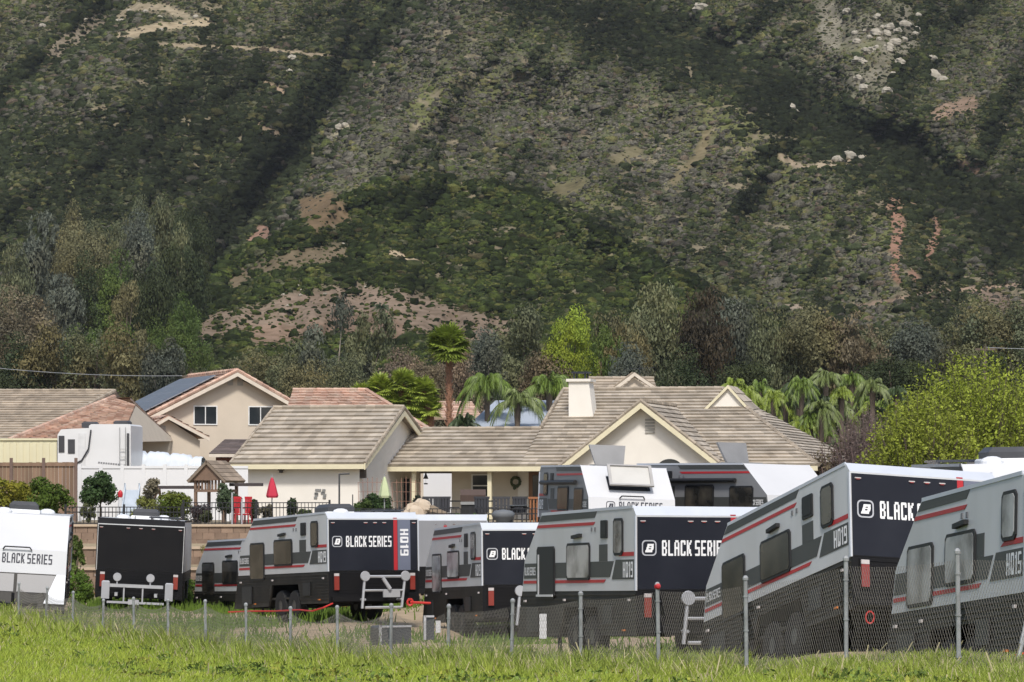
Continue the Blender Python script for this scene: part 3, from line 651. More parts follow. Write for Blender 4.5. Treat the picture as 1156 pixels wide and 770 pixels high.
def tile_plane(b,e0,e1,r1,r0,course=.42,lip=.05,tw=.33,barrel=False,und=.10):
    """roof plane from eave e0-e1 up to ridge r0-r1 as overlapping courses"""
    e0,e1,r1,r0=map(Vector,(e0,e1,r1,r0)); nrm=(e1-e0).cross(r0-e0)
    if nrm.length<1e-4: nrm=(e1-e0).cross(r1-e0)
    nrm.normalize()
    if nrm.z<0: nrm=-nrm
    L=((r0-e0).length+(r1-e1).length)/2; n=max(2,int(L/course))
    for k in range(n):
        a=k/n; c=(k+1)/n
        A=e0.lerp(r0,a); B=e1.lerp(r1,a); C_=e1.lerp(r1,c); D=e0.lerp(r0,c)
        w=(B-A).length; m=max(1,int(w/tw))
        off=.5*(k%2)/m; cv=rt.uniform(.86,1.14)
        for j in range(m):
            s=j/m; t=(j+1)/m; v=cv*rt.uniform(.78,1.2)
            up=nrm*(lip*(1.5 if (barrel and j%2) else 1))
            p=[A.lerp(B,s)+up,A.lerp(B,t)+up,D.lerp(C_,t)+nrm*.004,D.lerp(C_,s)+nrm*.004]
            b.face(p,v*(.80 if (barrel and j%2==0) else 1)); 
            b.face([A.lerp(B,s)-nrm*.01,A.lerp(B,t)-nrm*.01,p[1],p[0]],v*.8)
    b.face([e0-nrm*und,r0-nrm*und,r1-nrm*und,e1-nrm*und],.8)
    b.face([e0-nrm*und,e1-nrm*und,e1,e0],.8); b.face([e0-nrm*und,e0,r0,r0-nrm*und],.8); b.face([e1-nrm*und,r1-nrm*und,r1,e1],.8)
def caps(b,p,q,r=.10):
    p=Vector(p);q=Vector(q); n=max(1,int((q-p).length/.4))
    for k in range(n):
        b.var=rt.uniform(.75,1.2); b.tube(p.lerp(q,k/n),p.lerp(q,(k+1.06)/n),r*1.12,6,r*.9)
    b.var=1
def fascia(b,p,q,h=.2,t=.05,drop=.02):
    p=Vector(p);q=Vector(q); d=(q-p).normalized(); s=d.cross(Vector((0,0,1))); s.normalize(); s*=t/2; z=Vector((0,0,1))
    b.hexa([p-s-z*(h+drop),q-s-z*(h+drop),q+s-z*(h+drop),p+s-z*(h+drop),p-s-z*drop,q-s-z*drop,q+s-z*drop,p+s-z*drop])
def window(parent,x0,x1,y,z0,z1,split='v',lab=None):
    """window on a wall facing -y: frame proud of the wall, glass behind, mullion"""
    f=MB(); t=.06
    f.box(x0-t,x1+t,y-.05,y+.02,z0-t,z0); f.box(x0-t,x1+t,y-.05,y+.02,z1,z1+t); f.box(x0-t,x0,y-.05,y+.02,z0,z1); f.box(x1,x1+t,y-.05,y+.02,z0,z1)
    if split=='v': f.box((x0+x1)/2-.025,(x0+x1)/2+.025,y-.04,y+.02,z0,z1)
    if split=='h': f.box(x0,x1,y-.04,y+.02,(z0+z1)/2-.025,(z0+z1)/2+.025)
    w=f.build('window',parent,WFRAME)
    MB().box(x0,x1,y-.012,y+.03,z0,z1).build('pane',w,GLASS)
    return w
PADZ=-1.0
def frame_at(px,Y,z,yaw): p=at(px,HY,Y); return (p.x,Y,z),(0,0,yaw)

# garage with the big tan roof (saltbox gable), left of the porch
def garage():
    loc,rot=frame_at(272,150,PADZ,R(-15))
    g=thing('garage','cream garage with a long tan tiled roof and a gable end facing right','garage',loc,rot)
    W,Dp=5.25,8.8; ze=2.48; zr=4.75; yr=5.3; zb=3.45; yb=8.8
    w=MB(); w.prism([(0,0),(0,ze),(yr,zr-.12),(yb,zb-.05),(yb,0)],0,W); w.build('wall',g,STUCCO)
    rf=MB().use(TILE); ov=.35
    sl=(zr-ze)/yr
    tile_plane(rf,(-ov,-.45,ze-.45*sl+.06),(W+ov,-.45,ze-.45*sl+.06),(W+ov,yr,zr+.06),(-ov,yr,zr+.06),.46,.08)
    tile_plane(rf,(W+ov,yb+.4,zb-.1),(-ov,yb+.4,zb-.1),(-ov,yr,zr+.06),(W+ov,yr,zr+.06))
    rf.use(RIDGE); caps(rf,(-ov,yr,zr+.12),(W+ov,yr,zr+.12)); caps(rf,(W+ov,-.4,ze-.1),(W+ov,yr,zr+.1),.08); caps(rf,(W+ov,yb+.3,zb),(W+ov,yr,zr+.1),.08); caps(rf,(-ov,-.4,ze-.1),(-ov,yr,zr+.1),.08)
    r=rf.build('roof',g)
    t=MB(); fascia(t,(-ov,-.47,ze-.13),(W+ov,-.47,ze-.13),.2,.06); fascia(t,(W+ov+.03,-.47,ze-.12),(W+ov+.03,yr,zr-.02),.24,.05); fascia(t,(W+ov+.03,yb+.4,zb-.2),(W+ov+.03,yr,zr-.02),.24,.05); t.build('fascia',g,TRIM)
    l=MB(); l.box(1.75,1.95,-.32,0,2.08,2.2).box(1.79,1.91,-.28,-.1,1.98,2.08); l.build('floodlight',g,mat('bronze',(.06,.045,.035),.5))
    l=MB(); l.box(W+.001,W+.22,.05,.3,1.75,2.15).box(W,W+.14,.12,.22,2.15,2.25); l.build('wall_lantern',g,mat('bronze',(.06,.045,.035)))
    # wall ornament of metal leaves
    o=MB()
    for k in range(11): a=k*.9; o.box(3.2+math.cos(a)*.1+k*.05,3.2+math.cos(a)*.1+k*.05+.14,-.04,-.015,1.05+.16*math.sin(a*1.7),1.14+.16*math.sin(a*1.7))
    o.build('wall_ornament',g,mat('grey_iron',(.22,.22,.21),.6))
garage()

def main_house():
    loc,rot=frame_at(642,150,PADZ,R(-13))
    h=thing('house','single storey cream house with wide tiled roof, front gable, chimney and porch','house',loc,rot)
    ze=2.42; yE=1.1; yR=9.6; zr=5.75; S=(zr-ze)/(yR-yE)
    Wg=6.4; ap=4.92
    w=MB().use(STUCCO)
    w.prism_y([(0,0),(Wg,0),(Wg,ze),(Wg/2,ap-.1),(0,ze)],0,4.6)           # gable wing
    w.box(-2.9,0,3.0,12,0,ze); w.box(Wg,10.2,1.9,12,0,ze)
    w.build('wall',h)
    w=MB().use(STUCCO)
    w.prism([(3.0,ze),(yR,zr-.15),(12,ze+1.2),(12,ze)],-2.35,4.4); w.build('gable_wall',h)
    pw=MB(); pw.box(-5.9,-2.9,3.2,3.4,0,ze+.6); pw.box(-9.1,-7.35,3.2,3.4,0,ze+.6); pw.box(-7.35,-5.9,3.25,3.35,2.25,ze+.6); pw.box(-5.9,-2.9,3.0,3.2,0,0.01); pw.build('porch_wall',h,mat('porch_stucco',(.60,.54,.45),.9,(.5,.45,.37),1,.1))
    rf=MB().use(TILE)
    P=lambda x,y: (x,y,ze+(y-yE)*S)
    xl=-2.3; xr=5.0; xh=10.5
    tile_plane(rf,P(xl,yE-.3),P(xh,yE-.3),P(xr,yR),P(xl,yR),.44,.08)       # main front slope with right hip
    tile_plane(rf,(xh,yE-.3,ze-.3*S),(xh,18,ze-.3*S),(xr,yR,zr),(xr,yR,zr))  # right hip
    tile_plane(rf,(xh,18,ze-.2),(xl,18,ze-.2),(xl,yR,zr),(xr,yR,zr))
    # porch / low wing roof
    yp=4.9; zp=ze+(yp-yE)*S
    tile_plane(rf,P(-9.0,yE-.3),P(xl,yE-.3),P(xl,yp),P(-7.6,yp),.44,.08)
    tile_plane(rf,(xl,9.5,ze-.3),(-9.0,9.5,ze-.3),(-7.6,yp,zp),(xl,yp,zp))
    # front gable roof planes run back into the main slope
    yg=-.45; ge=ze-.32
    ybk=yE+(ap-ze)/S+.1
    for s in (0,1):
        x0=-.45 if s==0 else Wg+.45; yv=yE+(ge-ze)/S+.1
        A=(x0,yg,ge); B=(x0,yv,ge); C_=(Wg/2,ybk,ap+.04); D=(Wg/2,yg,ap+.04)
        if s==0: tile_plane(rf,B,A,D,C_,.44,.05)
        else: tile_plane(rf,A,B,C_,D,.44,.05)
    rf.use(RIDGE)
    caps(rf,(xl,yR,zr+.06),(xr,yR,zr+.06)); caps(rf,P(xh,yE-.3),(xr,yR,zr+.05)); caps(rf,(xl,yp,zp+.1),(xl,yR,zr+.06),.09); caps(rf,(-7.6,yp,zp+.06),(xl,yp,zp+.06),.09); caps(rf,P(-9,yE-.3),(-7.6,yp,zp+.05),.09)
    caps(rf,(Wg/2,yg,ap+.08),(Wg/2,ybk,ap+.08)); caps(rf,(-.45,yg,ge+.05),(Wg/2,yg,ap+.08),.09); caps(rf,(Wg+.45,yg,ge+.05),(Wg/2,yg,ap+.08),.09)
    roof=rf.build('roof',h)
    # dormer-like gablet where the hip meets the ridge
    d=MB().use(TILE); gy=yR-2.2; gx=xr+.45
    tile_plane(d,(gx-1.0,gy,zr-1.0),(gx-.2,yR+.5,zr-.6),(gx+.15,yR+.2,zr+.12),(gx+.15,gy-.1,zr+.12),.4,.04)
    tile_plane(d,(gx+1.5,gy-.1,zr-1.35),(gx+1.5,yR,zr-1.2),(gx+.15,yR+.2,zr+.12),(gx+.15,gy-.1,zr+.12),.4,.04)
    d.use(STUCCO); d.face([(gx-.9,gy,zr-1.0),(gx+1.35,gy,zr-1.3),(gx+.15,gy,zr+.05)])
    d.use(TRIM); fascia(d,(gx-1.0,gy-.12,zr-.98),(gx+.15,gy-.12,zr+.16),.16); fascia(d,(gx+1.5,gy-.12,zr-1.33),(gx+.15,gy-.12,zr+.16),.16)
    d.build('dormer',roof)
    t=MB(); fascia(t,(-9.0,yE-.34,ze-.14),(-.4,yE-.34,ze-.14),.2,.07); fascia(t,(Wg+.5,yE-.34,ze-.14),(xh,yE-.34,ze-.14),.2,.07)
    fascia(t,(-.5,yg-.04,ge-.02),(Wg/2,yg-.04,ap+.02),.24,.06); fascia(t,(Wg+.5,yg-.04,ge-.02),(Wg/2,yg-.04,ap+.02),.24,.06)
    t.build('fascia',h,TRIM)
    dp=MB(); dp.path([(-.6,yE-.35,ze-.3),(-.25,yE-.2,ze-.42),(-.08,.2,ze-.55),(-.08,.2,.1)],.05); dp.build('downspout',h,TRIM)
    c=MB(); c.hexa([(-1.35,6.3,4.1),(-.2,6.3,4.1),(-.2,7.3,4.1),(-1.35,7.3,4.1),(-1.35,6.3,6.05),(-.45,6.3,6.05),(-.45,7.3,6.05),(-1.35,7.3,6.05)]); c.box(-1.45,-.35,6.2,7.4,6.05,6.17)
    ch=c.build('chimney',roof,STUCCO)
    k=MB(); 
    for x in (-1.15,-.65): 
        for y in (6.5,7.1): k.box(x-.03,x+.03,y-.03,y+.03,6.17,6.42)
    k.box(-1.25,-.52,6.4,7.2,6.42,6.5); k.build('cap',ch,mat('dark_metal',(.05,.055,.065),.4,metal=.6))
    v=MB(); v.use(mat('vent',(.38,.36,.32),.7))
    for k_ in range(5): v.box(Wg/2+.1,Wg/2+.5,-.05,-.005,3.65+k_*.13,3.73+k_*.13)
    v.build('gable_vent',h)
    # arched window near the right of the gable wall
    a=MB(); pts=[(4.35+.52*math.cos(t_),2.2+.36*math.sin(t_)) for t_ in np.linspace(0,math.pi,14)]; a.prism_y(pts,-.04,-.004); aw=a.build('arched_window',h,GLASS)
    window(h,3.85,4.85,0,1.0,2.1,'v')
    window(h,-4.95,-4.15,3.2,1.0,1.9,'h')
    dr=MB().use(mat('wood_door',(.22,.12,.06),.6)); dr.box(-2.4,-1.55,2.93,2.99,0,2.05).use(GLASS).box(-2.22,-1.73,2.9,2.94,.7,1.9); dr.build('door',h)
    dr=MB().use(DARK); dr.box(-8.1,-7.8,3.12,3.19,.5,1.75); dr.build('sidelight_window',h)
    for x in (-7.05,-3.7):
        q=MB(); q.box(x-.09,x+.09,yE-.05,yE+.13,0,ze-.15).box(x-.14,x+.14,yE-.1,yE+.18,ze-.35,ze-.2).box(x-.14,x+.14,yE-.1,yE+.18,0,.15); q.build('porch_column',h,TRIM)
    wr=MB()
    for k_ in range(14): a_=k_/14*2*math.pi; wr.blob((-2.98+.0+.19*math.cos(a_),2.93,1.62+.19*math.sin(a_)),(.07,.05,.07),k_,6,4)
    for k_ in range(6): wr.blob((-2.98+rt.uniform(-.1,.1),2.9,1.36+rt.uniform(-.05,.05)),(.05,.03,.05),k_+30,6,4)
    o=wr.build('wreath',None,mat('wreath_green',(.05,.07,.03),.9)); o.location=(0,0,0)
    M=Matrix.Translation(Vector(loc))@Matrix.Rotation(rot[2],4,'Z'); 
    o.matrix_world=M; tag(o,'round green wreath hanging on the porch wall beside the wooden door','wreath')
    return M
HM=main_house()
def on_house(o): o.matrix_world=HM@o.matrix_basis
# television antenna behind the chimney
a=MB(); a.tube((0,0,0),(0,0,1.1),.02,5); a.tube((-.75,0,1.0),(.75,0,1.12),.015,4)
for k in range(7): x=-.7+k*.22; a.tube((x,-.3-.03*k,1.0+x*.08),(x,.3+.03*k,1.0+x*.08),.01,3)
o=a.build('television_antenna',None,mat('dark_metal',(.05,.055,.065))); o.location=at(722,440,176); tag(o,'thin metal television antenna sticking up over the rear roof ridge','antenna')
# bell hanging in the porch gap
a=MB(); a.lathe([(.0,.0),(.02,.0),(.05,-.1),(.09,-.2),(.12,-.26),(0,-.26)],(0,0,0),10); a.tube((0,0,0),(0,0,.25),.006,4); a.box(-.08,.08,-.004,.004,-.5,-.44); a.tube((0,0,-.26),(0,0,-.44),.005,4)
o=a.build('wind_bell',None,DARK); o.location=HM@Vector((-6.55,1.2,2.0)); tag(o,'small dark bell hanging from the porch eave in front of the white gap','wind bell')

# second house roof behind the main one (with white solar-lit slope left of the chimney)
def rear_house():
    Y=176; b=thing('house','tan roofed house mostly hidden behind the main house ridge','house',at(690,HY,Y)+Vector((0,0,PADZ)),(0,0,0))
    s=FPX/Y; L=lambda px,py,dy=0:(((px-690)/FPX*(Y+dy)),dy,(HY-py)/FPX*(Y+dy)-PADZ)
    rf=MB().use(TILE2); 
    tile_plane(rf,L(610,487,0),L(760,487,0),L(742,428,7),L(668,428,7),.42,.05)
    tile_plane(rf,L(760,487,14),L(600,487,14),L(668,428,7),L(742,428,7))
    # small gable over the ridge
    tile_plane(rf,L(690,441,-.2),L(716,421,-.2),L(716,421,4),L(690,441,4),.42,.05); tile_plane(rf,L(742,438,-.2),L(716,421,-.2),L(716,421,4),L(742,438,4),.42,.05)
    rf.use(RIDGE); caps(rf,L(668,427,7),L(742,427,7)); r=rf.build('roof',b)
    g=MB().use(BEIGE); g.face([L(697,442,-.1),L(735,442,-.1),L(716,425,-.1)]); g.use(WTRIM); fascia(g,L(688,441,-.35),L(716,420,-.35),.18); fascia(g,L(744,439,-.35),L(716,420,-.35),.18); g.build('gable',r)
    w=MB(); x0=L(606,0)[0]; x1=L(768,0)[0]; w.box(x0,x1,.8,13,0,2.9); w.build('wall',b,STUCCO)
    # pale reflective panels lying on the low slope
    p=MB().use(mat('pale_panel',(.42,.47,.55),.25,(.36,.41,.5),2,spec=.7))
rear_house()
def flat_roof_building():
    Y=168; b=thing('patio_cover','pale blue white flat patio roof between the palms and the main roof','patio cover',at(590,HY,Y)+Vector((0,0,PADZ)),(0,0,0))
    L=lambda px,py,dy=0:(((px-590)/FPX*(Y+dy)),dy,(HY-py)/FPX*(Y+dy)-PADZ)
    m=MB(); P0=[L(520,487),L(606,487),L(650,452,6),L(560,452,6)]; P1=[Vector(p)+Vector((0,0,-.12)) for p in P0]
    m.hexa(P1+P0); m.build('roof_sheet',b,mat('pale_sheet',(.36,.40,.46),.5,(.30,.34,.40),1))
    q=MB()
    for px,dy in ((530,.3),(600,.3)): p=L(px,487,dy); q.box(p[0]-.08,p[0]+.08,dy,dy+.16,0,p[2]-.15)
    q.build('post',b,DARK)
    q=MB(); fascia(q,Vector(L(520,487))+Vector((0,-.04,0)),Vector(L(606,487))+Vector((0,-.04,0)),.14,.04,.0); q.build('fascia',b,DARK)
flat_roof_building()
def tan_far_house():
    Y=215; b=thing('house','low far house with a flat orange tan roof showing between palms','house',at(480,HY,Y)+Vector((0,0,PADZ)),(0,0,0))
    L=lambda px,py,dy=0:(((px-480)/FPX*(Y+dy)),dy,(HY-py)/FPX*(Y+dy)-PADZ)
    rf=MB().use(RTILE); tile_plane(rf,L(425,472),L(545,472),L(530,453,5),L(440,453,5),.5,.05); tile_plane(rf,L(545,472,10),L(425,472,10),L(440,453,5),L(530,453,5),.5,.05); rf.build('roof',b)
    w=MB(); w.box(L(430,0)[0],L(540,0)[0],.5,9,0,4.6); w.build('wall',b,BEIGE)
tan_far_house()
def red_low_house():
    Y=165; b=thing('house','red tiled low house behind the garage, its roof seen either side of the gable','house',at(380,HY,Y)+Vector((0,0,PADZ)),(0,0,0))
    L=lambda px,py,dy=0:(((px-380)/FPX*(Y+dy)),dy,(HY-py)/FPX*(Y+dy)-PADZ)
    rf=MB().use(RTILE); tile_plane(rf,L(300,500,10),L(497,500,10),L(395,441,17),L(312,441,17),.42,.06,.36,True)
    tile_plane(rf,L(497,500,26),L(300,500,26),L(312,441,17),L(395,441,17),.5,.05)
    rf.use(RTILE); caps(rf,L(312,440,17),L(395,440,17)); caps(rf,L(395,440,17),L(497,499,10)); rf.build('roof',b)
    w=MB(); w.box(L(303,0,11)[0],L(490,0,11)[0],11,25,0,2.6); w.build('wall',b,BEIGE)
red_low_house()

# two storey beige house with solar panels
def two_storey():
    Y=196; s=FPX/Y; YW=21; loc,rot=frame_at(162,Y,PADZ,R(YW))
    b=thing('house','two storey beige house with red tiled gable roof and dark solar panels','house',loc,rot)
    U=lambda px: (px-162)/s/math.cos(R(YW))
    H=lambda py: (HY-py)/s-PADZ
    W=U(334); xa=U(262)
    w=MB(); w.prism_y([(0,0),(W-.5,0),(W-.5,H(455)),(xa,H(424)),(0,H(474))],0,9.5); w.build('wall',b,BEIGE)
    rf=MB().use(RTILE); yo=-.5; yb=9.5
    tile_plane(rf,(U(138),yb,H(484)),(U(138),yo,H(484)),(xa,yo,H(418)),(xa,yb,H(418)),.42,.06,.36,True)
    tile_plane(rf,(U(337),yo,H(461)),(U(337),yb,H(461)),(xa,yb,H(418)),(xa,yo,H(418)),.42,.06,.36,True)
    caps(rf,(xa,yo,H(417)),(xa,yb,H(417)),.12); caps(rf,(U(138),yo,H(482)),(xa,yo,H(417)),.11); caps(rf,(U(337),yo,H(460)),(xa,yo,H(417)),.11)
    roof=rf.build('roof',b)
    t=MB(); fascia(t,(U(138),yo-.05,H(485)),(xa,yo-.05,H(419)),.22,.06); fascia(t,(U(337),yo-.05,H(462)),(xa,yo-.05,H(419)),.22,.06); t.build('fascia',b,WTRIM)
    # solar panels on the left slope: 2 rows
    A=Vector((U(138),0,H(484))); B=Vector((xa,0,H(418))); d=(B-A); n=Vector((-d.z,0,d.x)).normalized()
    if n.z<0: n=-n
    PANEL=mat('solar_panel',(.10,.103,.112),.3,(.13,.133,.14),1,spec=.9); FR=mat('panel_frame',(.35,.37,.40),.4,metal=.5)
    nn=6
    for k in range(nn):
        for j,(y0,y1) in enumerate([(1.2,3.6),(3.65,6.1),(6.15,8.6)]):
            if k<1 and j==2: continue
            t0=.03+k*.145; t1=t0+.14; p=A+d*t0+n*.14; q=A+d*t1+n*.14
            m=MB(); m.hexa([(p.x,y0,p.z),(q.x,y0,q.z),(q.x,y1,q.z),(p.x,y1,p.z)]+[(v.x+n.x*.05,yy,v.z+n.z*.05) for v,yy in ((p,y0),(q,y0),(q,y1),(p,y1))])
            fr=m.build('solar_panel',b,FR)
            e=.04; p2=p+d*.006+n*.052; q2=q-d*.006+n*.052
            m=MB(); m.face([(p2.x,y0+e,p2.z),(q2.x,y0+e,q2.z),(q2.x,y1-e,q2.z),(p2.x,y1-e,p2.z)]); m.build('cell_sheet',fr,PANEL)
    for x0,x1 in ((217.5,241.5),(278,303)): window(b,U(x0),U(x1),0,H(478),H(458.5),'v')
    v=MB().use(mat('vent',(.38,.36,.32)))
    for px in (254,265): v.box(U(px),U(px+6),-.04,-.002,H(434),H(424))
    v.build('gable_vent',b)
    # lower front gable (in front of the tall wall)
    g=MB(); y1=-3.4; cosx=1
    x0,x1,xm=U(136),U(205),U(169); g.prism_y([(x0,0),(x1,0),(x1,H(498)),(xm,H(474)),(x0,H(496))],y1,0); g.build('lower_wall',b,BEIGE)
    rf=MB().use(RTILE)
    tile_plane(rf,(U(122),0,H(499)),(U(122),y1-.4,H(499)),(xm,y1-.4,H(470)),(xm,0,H(470)),.42,.06,.36,True)
    tile_plane(rf,(U(213),y1-.4,H(494)),(U(213),0,H(494)),(xm,0,H(470)),(xm,y1-.4,H(470)),.42,.06,.36,True); rf.build('lower_roof',b)
    t=MB(); fascia(t,(U(122),y1-.45,H(500)),(xm,y1-.45,H(471)),.18,.06); fascia(t,(U(213),y1-.45,H(495)),(xm,y1-.45,H(471)),.18,.06); t.build('fascia',b,WTRIM)
    v=MB().use(mat('vent',(.38,.36,.32))); v.box(U(161.5),U(168),y1-.03,y1-.002,H(493),H(482)); v.build('gable_vent',b)
    # left lower roof running to the tan house
two_storey()
def garage_wing():
    Y=176; b=thing('house_wing','reddish barrel tile roof sloping towards the white motorhome, left of the solar panels','house wing',at(60,HY,Y)+Vector((0,0,PADZ)),(0,0,0))
    L=lambda px,py,dy=0:(((px-60)/FPX*(Y+dy)),dy,(HY-py)/FPX*(Y+dy)-PADZ)
    rf=MB().use(RTILE); tile_plane(rf,L(10,498),L(136,498),L(128,457,9),L(104,449,9),.42,.07,.36,True); tile_plane(rf,L(150,498,18),L(14,498,18),L(104,449,9),L(122,449,9),.5,.05); rf.use(BEIGE); rf.face([L(136,499,.05),L(150,498,18),L(128,458,9)])
    rf.use(RTILE)
    caps(rf,L(10,497),L(104,448,9),.13); rf.build('roof',b)
    w=MB(); w.box(L(20,0)[0],L(108,0)[0],.6,16,0,L(0,500)[2]); w.build('wall',b,BEIGE)
garage_wing()
def far_left_house():
    Y=188; b=thing('house','house with plain tan tiled roof at the far left edge','house',at(40,HY,Y)+Vector((0,0,PADZ)),(0,0,0))
    L=lambda px,py,dy=0:(((px-40)/FPX*(Y+dy)),dy,(HY-py)/FPX*(Y+dy)-PADZ)
    rf=MB().use(TILE2); tile_plane(rf,L(-60,499),L(22,499),L(105,442,9),L(-50,442,9),.46,.07)
    tile_plane(rf,L(22,499,0),L(132,495,18),L(105,442,9),L(105,442,9)); tile_plane(rf,L(132,495,18),L(-60,495,18),L(-50,442,9),L(105,442,9))
    rf.use(RIDGE); caps(rf,L(-50,441,9),L(105,441,9)); caps(rf,L(22,498),L(105,441,9)); rf.build('roof',b)
    w=MB(); w.box(L(-50,0)[0],L(20,0)[0],.6,16,0,L(0,500)[2]); w.build('wall',b,BEIGE)
far_left_house()
def brown_shed():
    Y=158; b=thing('shed','small reddish shed with dark brown roof between the play tower and the garage','shed',at(255,HY,Y)+Vector((0,0,PADZ)),(0,0,0))
    L=lambda px,py,dy=0:(((px-255)/FPX*(Y+dy)),dy,(HY-py)/FPX*(Y+dy)-PADZ)
    rf=MB().use(DTILE); tile_plane(rf,L(236,512),L(285,512),L(285,496,3),L(248,496,3),.3,.03); rf.use(WTRIM); fascia(rf,L(236,512,-.05),L(285,512,-.05),.14); rf.build('roof',b)
    w=MB(); w.box(L(243,0)[0],L(284,0)[0],.3,3,0,L(0,515)[2]); w.build('wall',b,mat('red_siding',(.24,.09,.05),.8))
brown_shed()

# ---------------- yard ----------------
VINYL=mat('white_vinyl',(.66,.66,.66),.45,(.60,.60,.60),.6)
def yard_wall():
    Y=140; x0=at(90,0,Y).x; x1=at(282,0,Y).x
    f=thing('vinyl_fence','long white vinyl privacy fence behind the citrus trees','fence',(x0,Y,PADZ),(0,0,0))
    n=8; w=(x1-x0)/n; H=(HY-526)/FPX*Y-PADZ
    for k in range(n):
        p=MB(); x=k*w
        p.box(x+.07,x+w-.07,.0,.05,.05,H-.1)
        p.build('panel',f,VINYL)
        r=MB(); r.box(x+.07,x+w-.07,-.03,.08,H-.1,H); r.build('rail',f,VINYL)
        q=MB(); q.box(x-.07,x+.07,-.05,.09,0,H+.06); q.build('post',f,VINYL)
yard_wall()
def wood_fence():
    Y=138; x0=at(-60,0,Y).x; x1=at(86,0,Y).x; H=(HY-517)/FPX*Y-PADZ
    f=thing('wood_fence','brown weathered wooden board fence at the left behind the hedge','fence',(x0,Y,PADZ),(0,0,0))
    W=mat('fence_wood',(.23,.15,.10),.9,(.13,.085,.06),4,.5,stretch=(1,1,.1),var=True); L=x1-x0
    b=MB(); k=0
    while k*.145<L: b.var=rt.uniform(.7,1.25); b.box(k*.145,k*.145+.138,0,.02,.05,H-.18+rt.uniform(-.02,.02)); k+=1
    b.build('boards',f,W)
    b=MB(); b.box(0,L,-.05,-.001,H-.32,H-.18); b.box(0,L,-.05,-.001,.3,.42); b.build('rail',f,W)
    for k in range(5):
        b=MB(); b.box(k*L/4-.06,k*L/4+.06,-.11,-.052,0,H); b.build('post',f,mat('fence_post_wood',(.16,.11,.09),.9))
wood_fence()
def gap_fence():
    f=thing('vinyl_fence','white vinyl fence piece seen through the gap in the porch','fence',at(478,HY,165)+Vector((0,0,PADZ))); L=(at(540,0,165)-at(478,0,165)).x; H=2.6
    MB().box(0,L,0,.05,0,H).build('panel',f,VINYL); MB().box(-.02,L+.02,-.03,.08,H+.001,H+.1).build('rail',f,VINYL)
gap_fence()
# dark corner post of the wooden fence with a pale base
def container():
    Y=150; b=thing('storage_container','cream corrugated storage container behind the wooden fence','container',at(-20,HY,Y)+Vector((0,0,PADZ)),(0,0,0))
    L=(at(64,0,Y)-at(-60,0,Y)).x; x0=-L/2-.0; H=(HY-497)/FPX*Y-PADZ; x0=at(-60,0,Y).x-at(-20,0,Y).x
    m=MB(); m.box(x0,x0+L,.05,2.4,0,H)
    k=0
    while k*.28<L: m.box(x0+k*.28,x0+k*.28+.14,0,.05,.15,H-.12); k+=1
    m.build('box',b,mat('cream_steel',(.62,.58,.40),.6,(.55,.5,.34),1))
    m=MB(); m.box(x0-.03,x0+L+.03,-.02,2.43,H,H+.08); m.build('top_rail',b,mat('cream_steel',(.62,.58,.40)))
container()
def white_rv():
    Y=150; loc=at(65,HY,Y)+Vector((0,0,PADZ)); b=thing('motorhome','white fifth wheel camper with a rear ladder beside the solar panelled roof','camper',loc,(0,0,R(-6)))
    s=FPX/Y; W=(147-63)/s; H=(HY-480)/s-PADZ; W1=36/s
    RV=mat('rv_white',(.66,.66,.66),.35,(.58,.58,.58),.8); DK=mat('rv_dark',(.05,.05,.055),.5)
    m=MB(); m.prism_y([(0,.6),(W1,.6),(W1,H-.12),(.15,H-.18),(0,H-.4)],0,2.4); m.box(W1+.002,W,0,2.4,.6,H-.03); m.prism_y([(W1,H-.03),(W,H-.03),(W-.1,H+.04),(W1+.1,H+.04)],0,2.4); m.build('body',b,RV)
    for x0,x1,z0,z1 in ((.05,.3,H-1.15,H-.45),(.45,.75,H-1.2,H-.6)):
        w=MB(); w.box(x0,x1,-.03,-.002,z0,z1); w.build('window',b,DK)
    d=MB(); d.box(.9,1.2,-.035,-.002,H-1.9,H-.35); d.build('door',b,mat('rv_grey',(.62,.62,.62),.5))
    e=MB(); e.path([(W1+.1,-.06,H-.2),(W1,-.08,H-1.0),(W1-.3,-.07,H-1.5),(W1-.5,-.06,H-1.6)],.035); e.build('slide_cable',b,DK)
    l=MB(); 
    for x in (W-.45,W-.2): l.tube((x,-.1,.9),(x,-.1,H-.1),.018,5)
    for k in range(7): l.tube((W-.45,-.1,1.0+k*.33),(W-.2,-.1,1.0+k*.33),.015,4)
    l.build('ladder',b,mat('chrome',(.5,.5,.5),.3,metal=.8))
    l=MB(); l.box(W-.14,W-.06,-.14,-.002,.8,H-.35); l.build('gutter_pipe',b,DK)
    a=MB(); a.rbox(.9,1.5,.6,1.3,H-.1,H+.16,.07); a.rbox(2.3,2.9,.5,1.4,H+.02,H+.2,.06); a.build('air_conditioner',b,DK)
    m=MB()
    # illegible italic maker's lettering: a row of small grey strokes
    for k in range(11): m.box(1.75+k*.105,1.75+k*.105+.075,-.012,-.002,H-1.62-.01*k,H-1.55-.01*k)
    m.build('lettering',b,mat('rv_letter',(.2,.2,.21),.5))
white_rv()
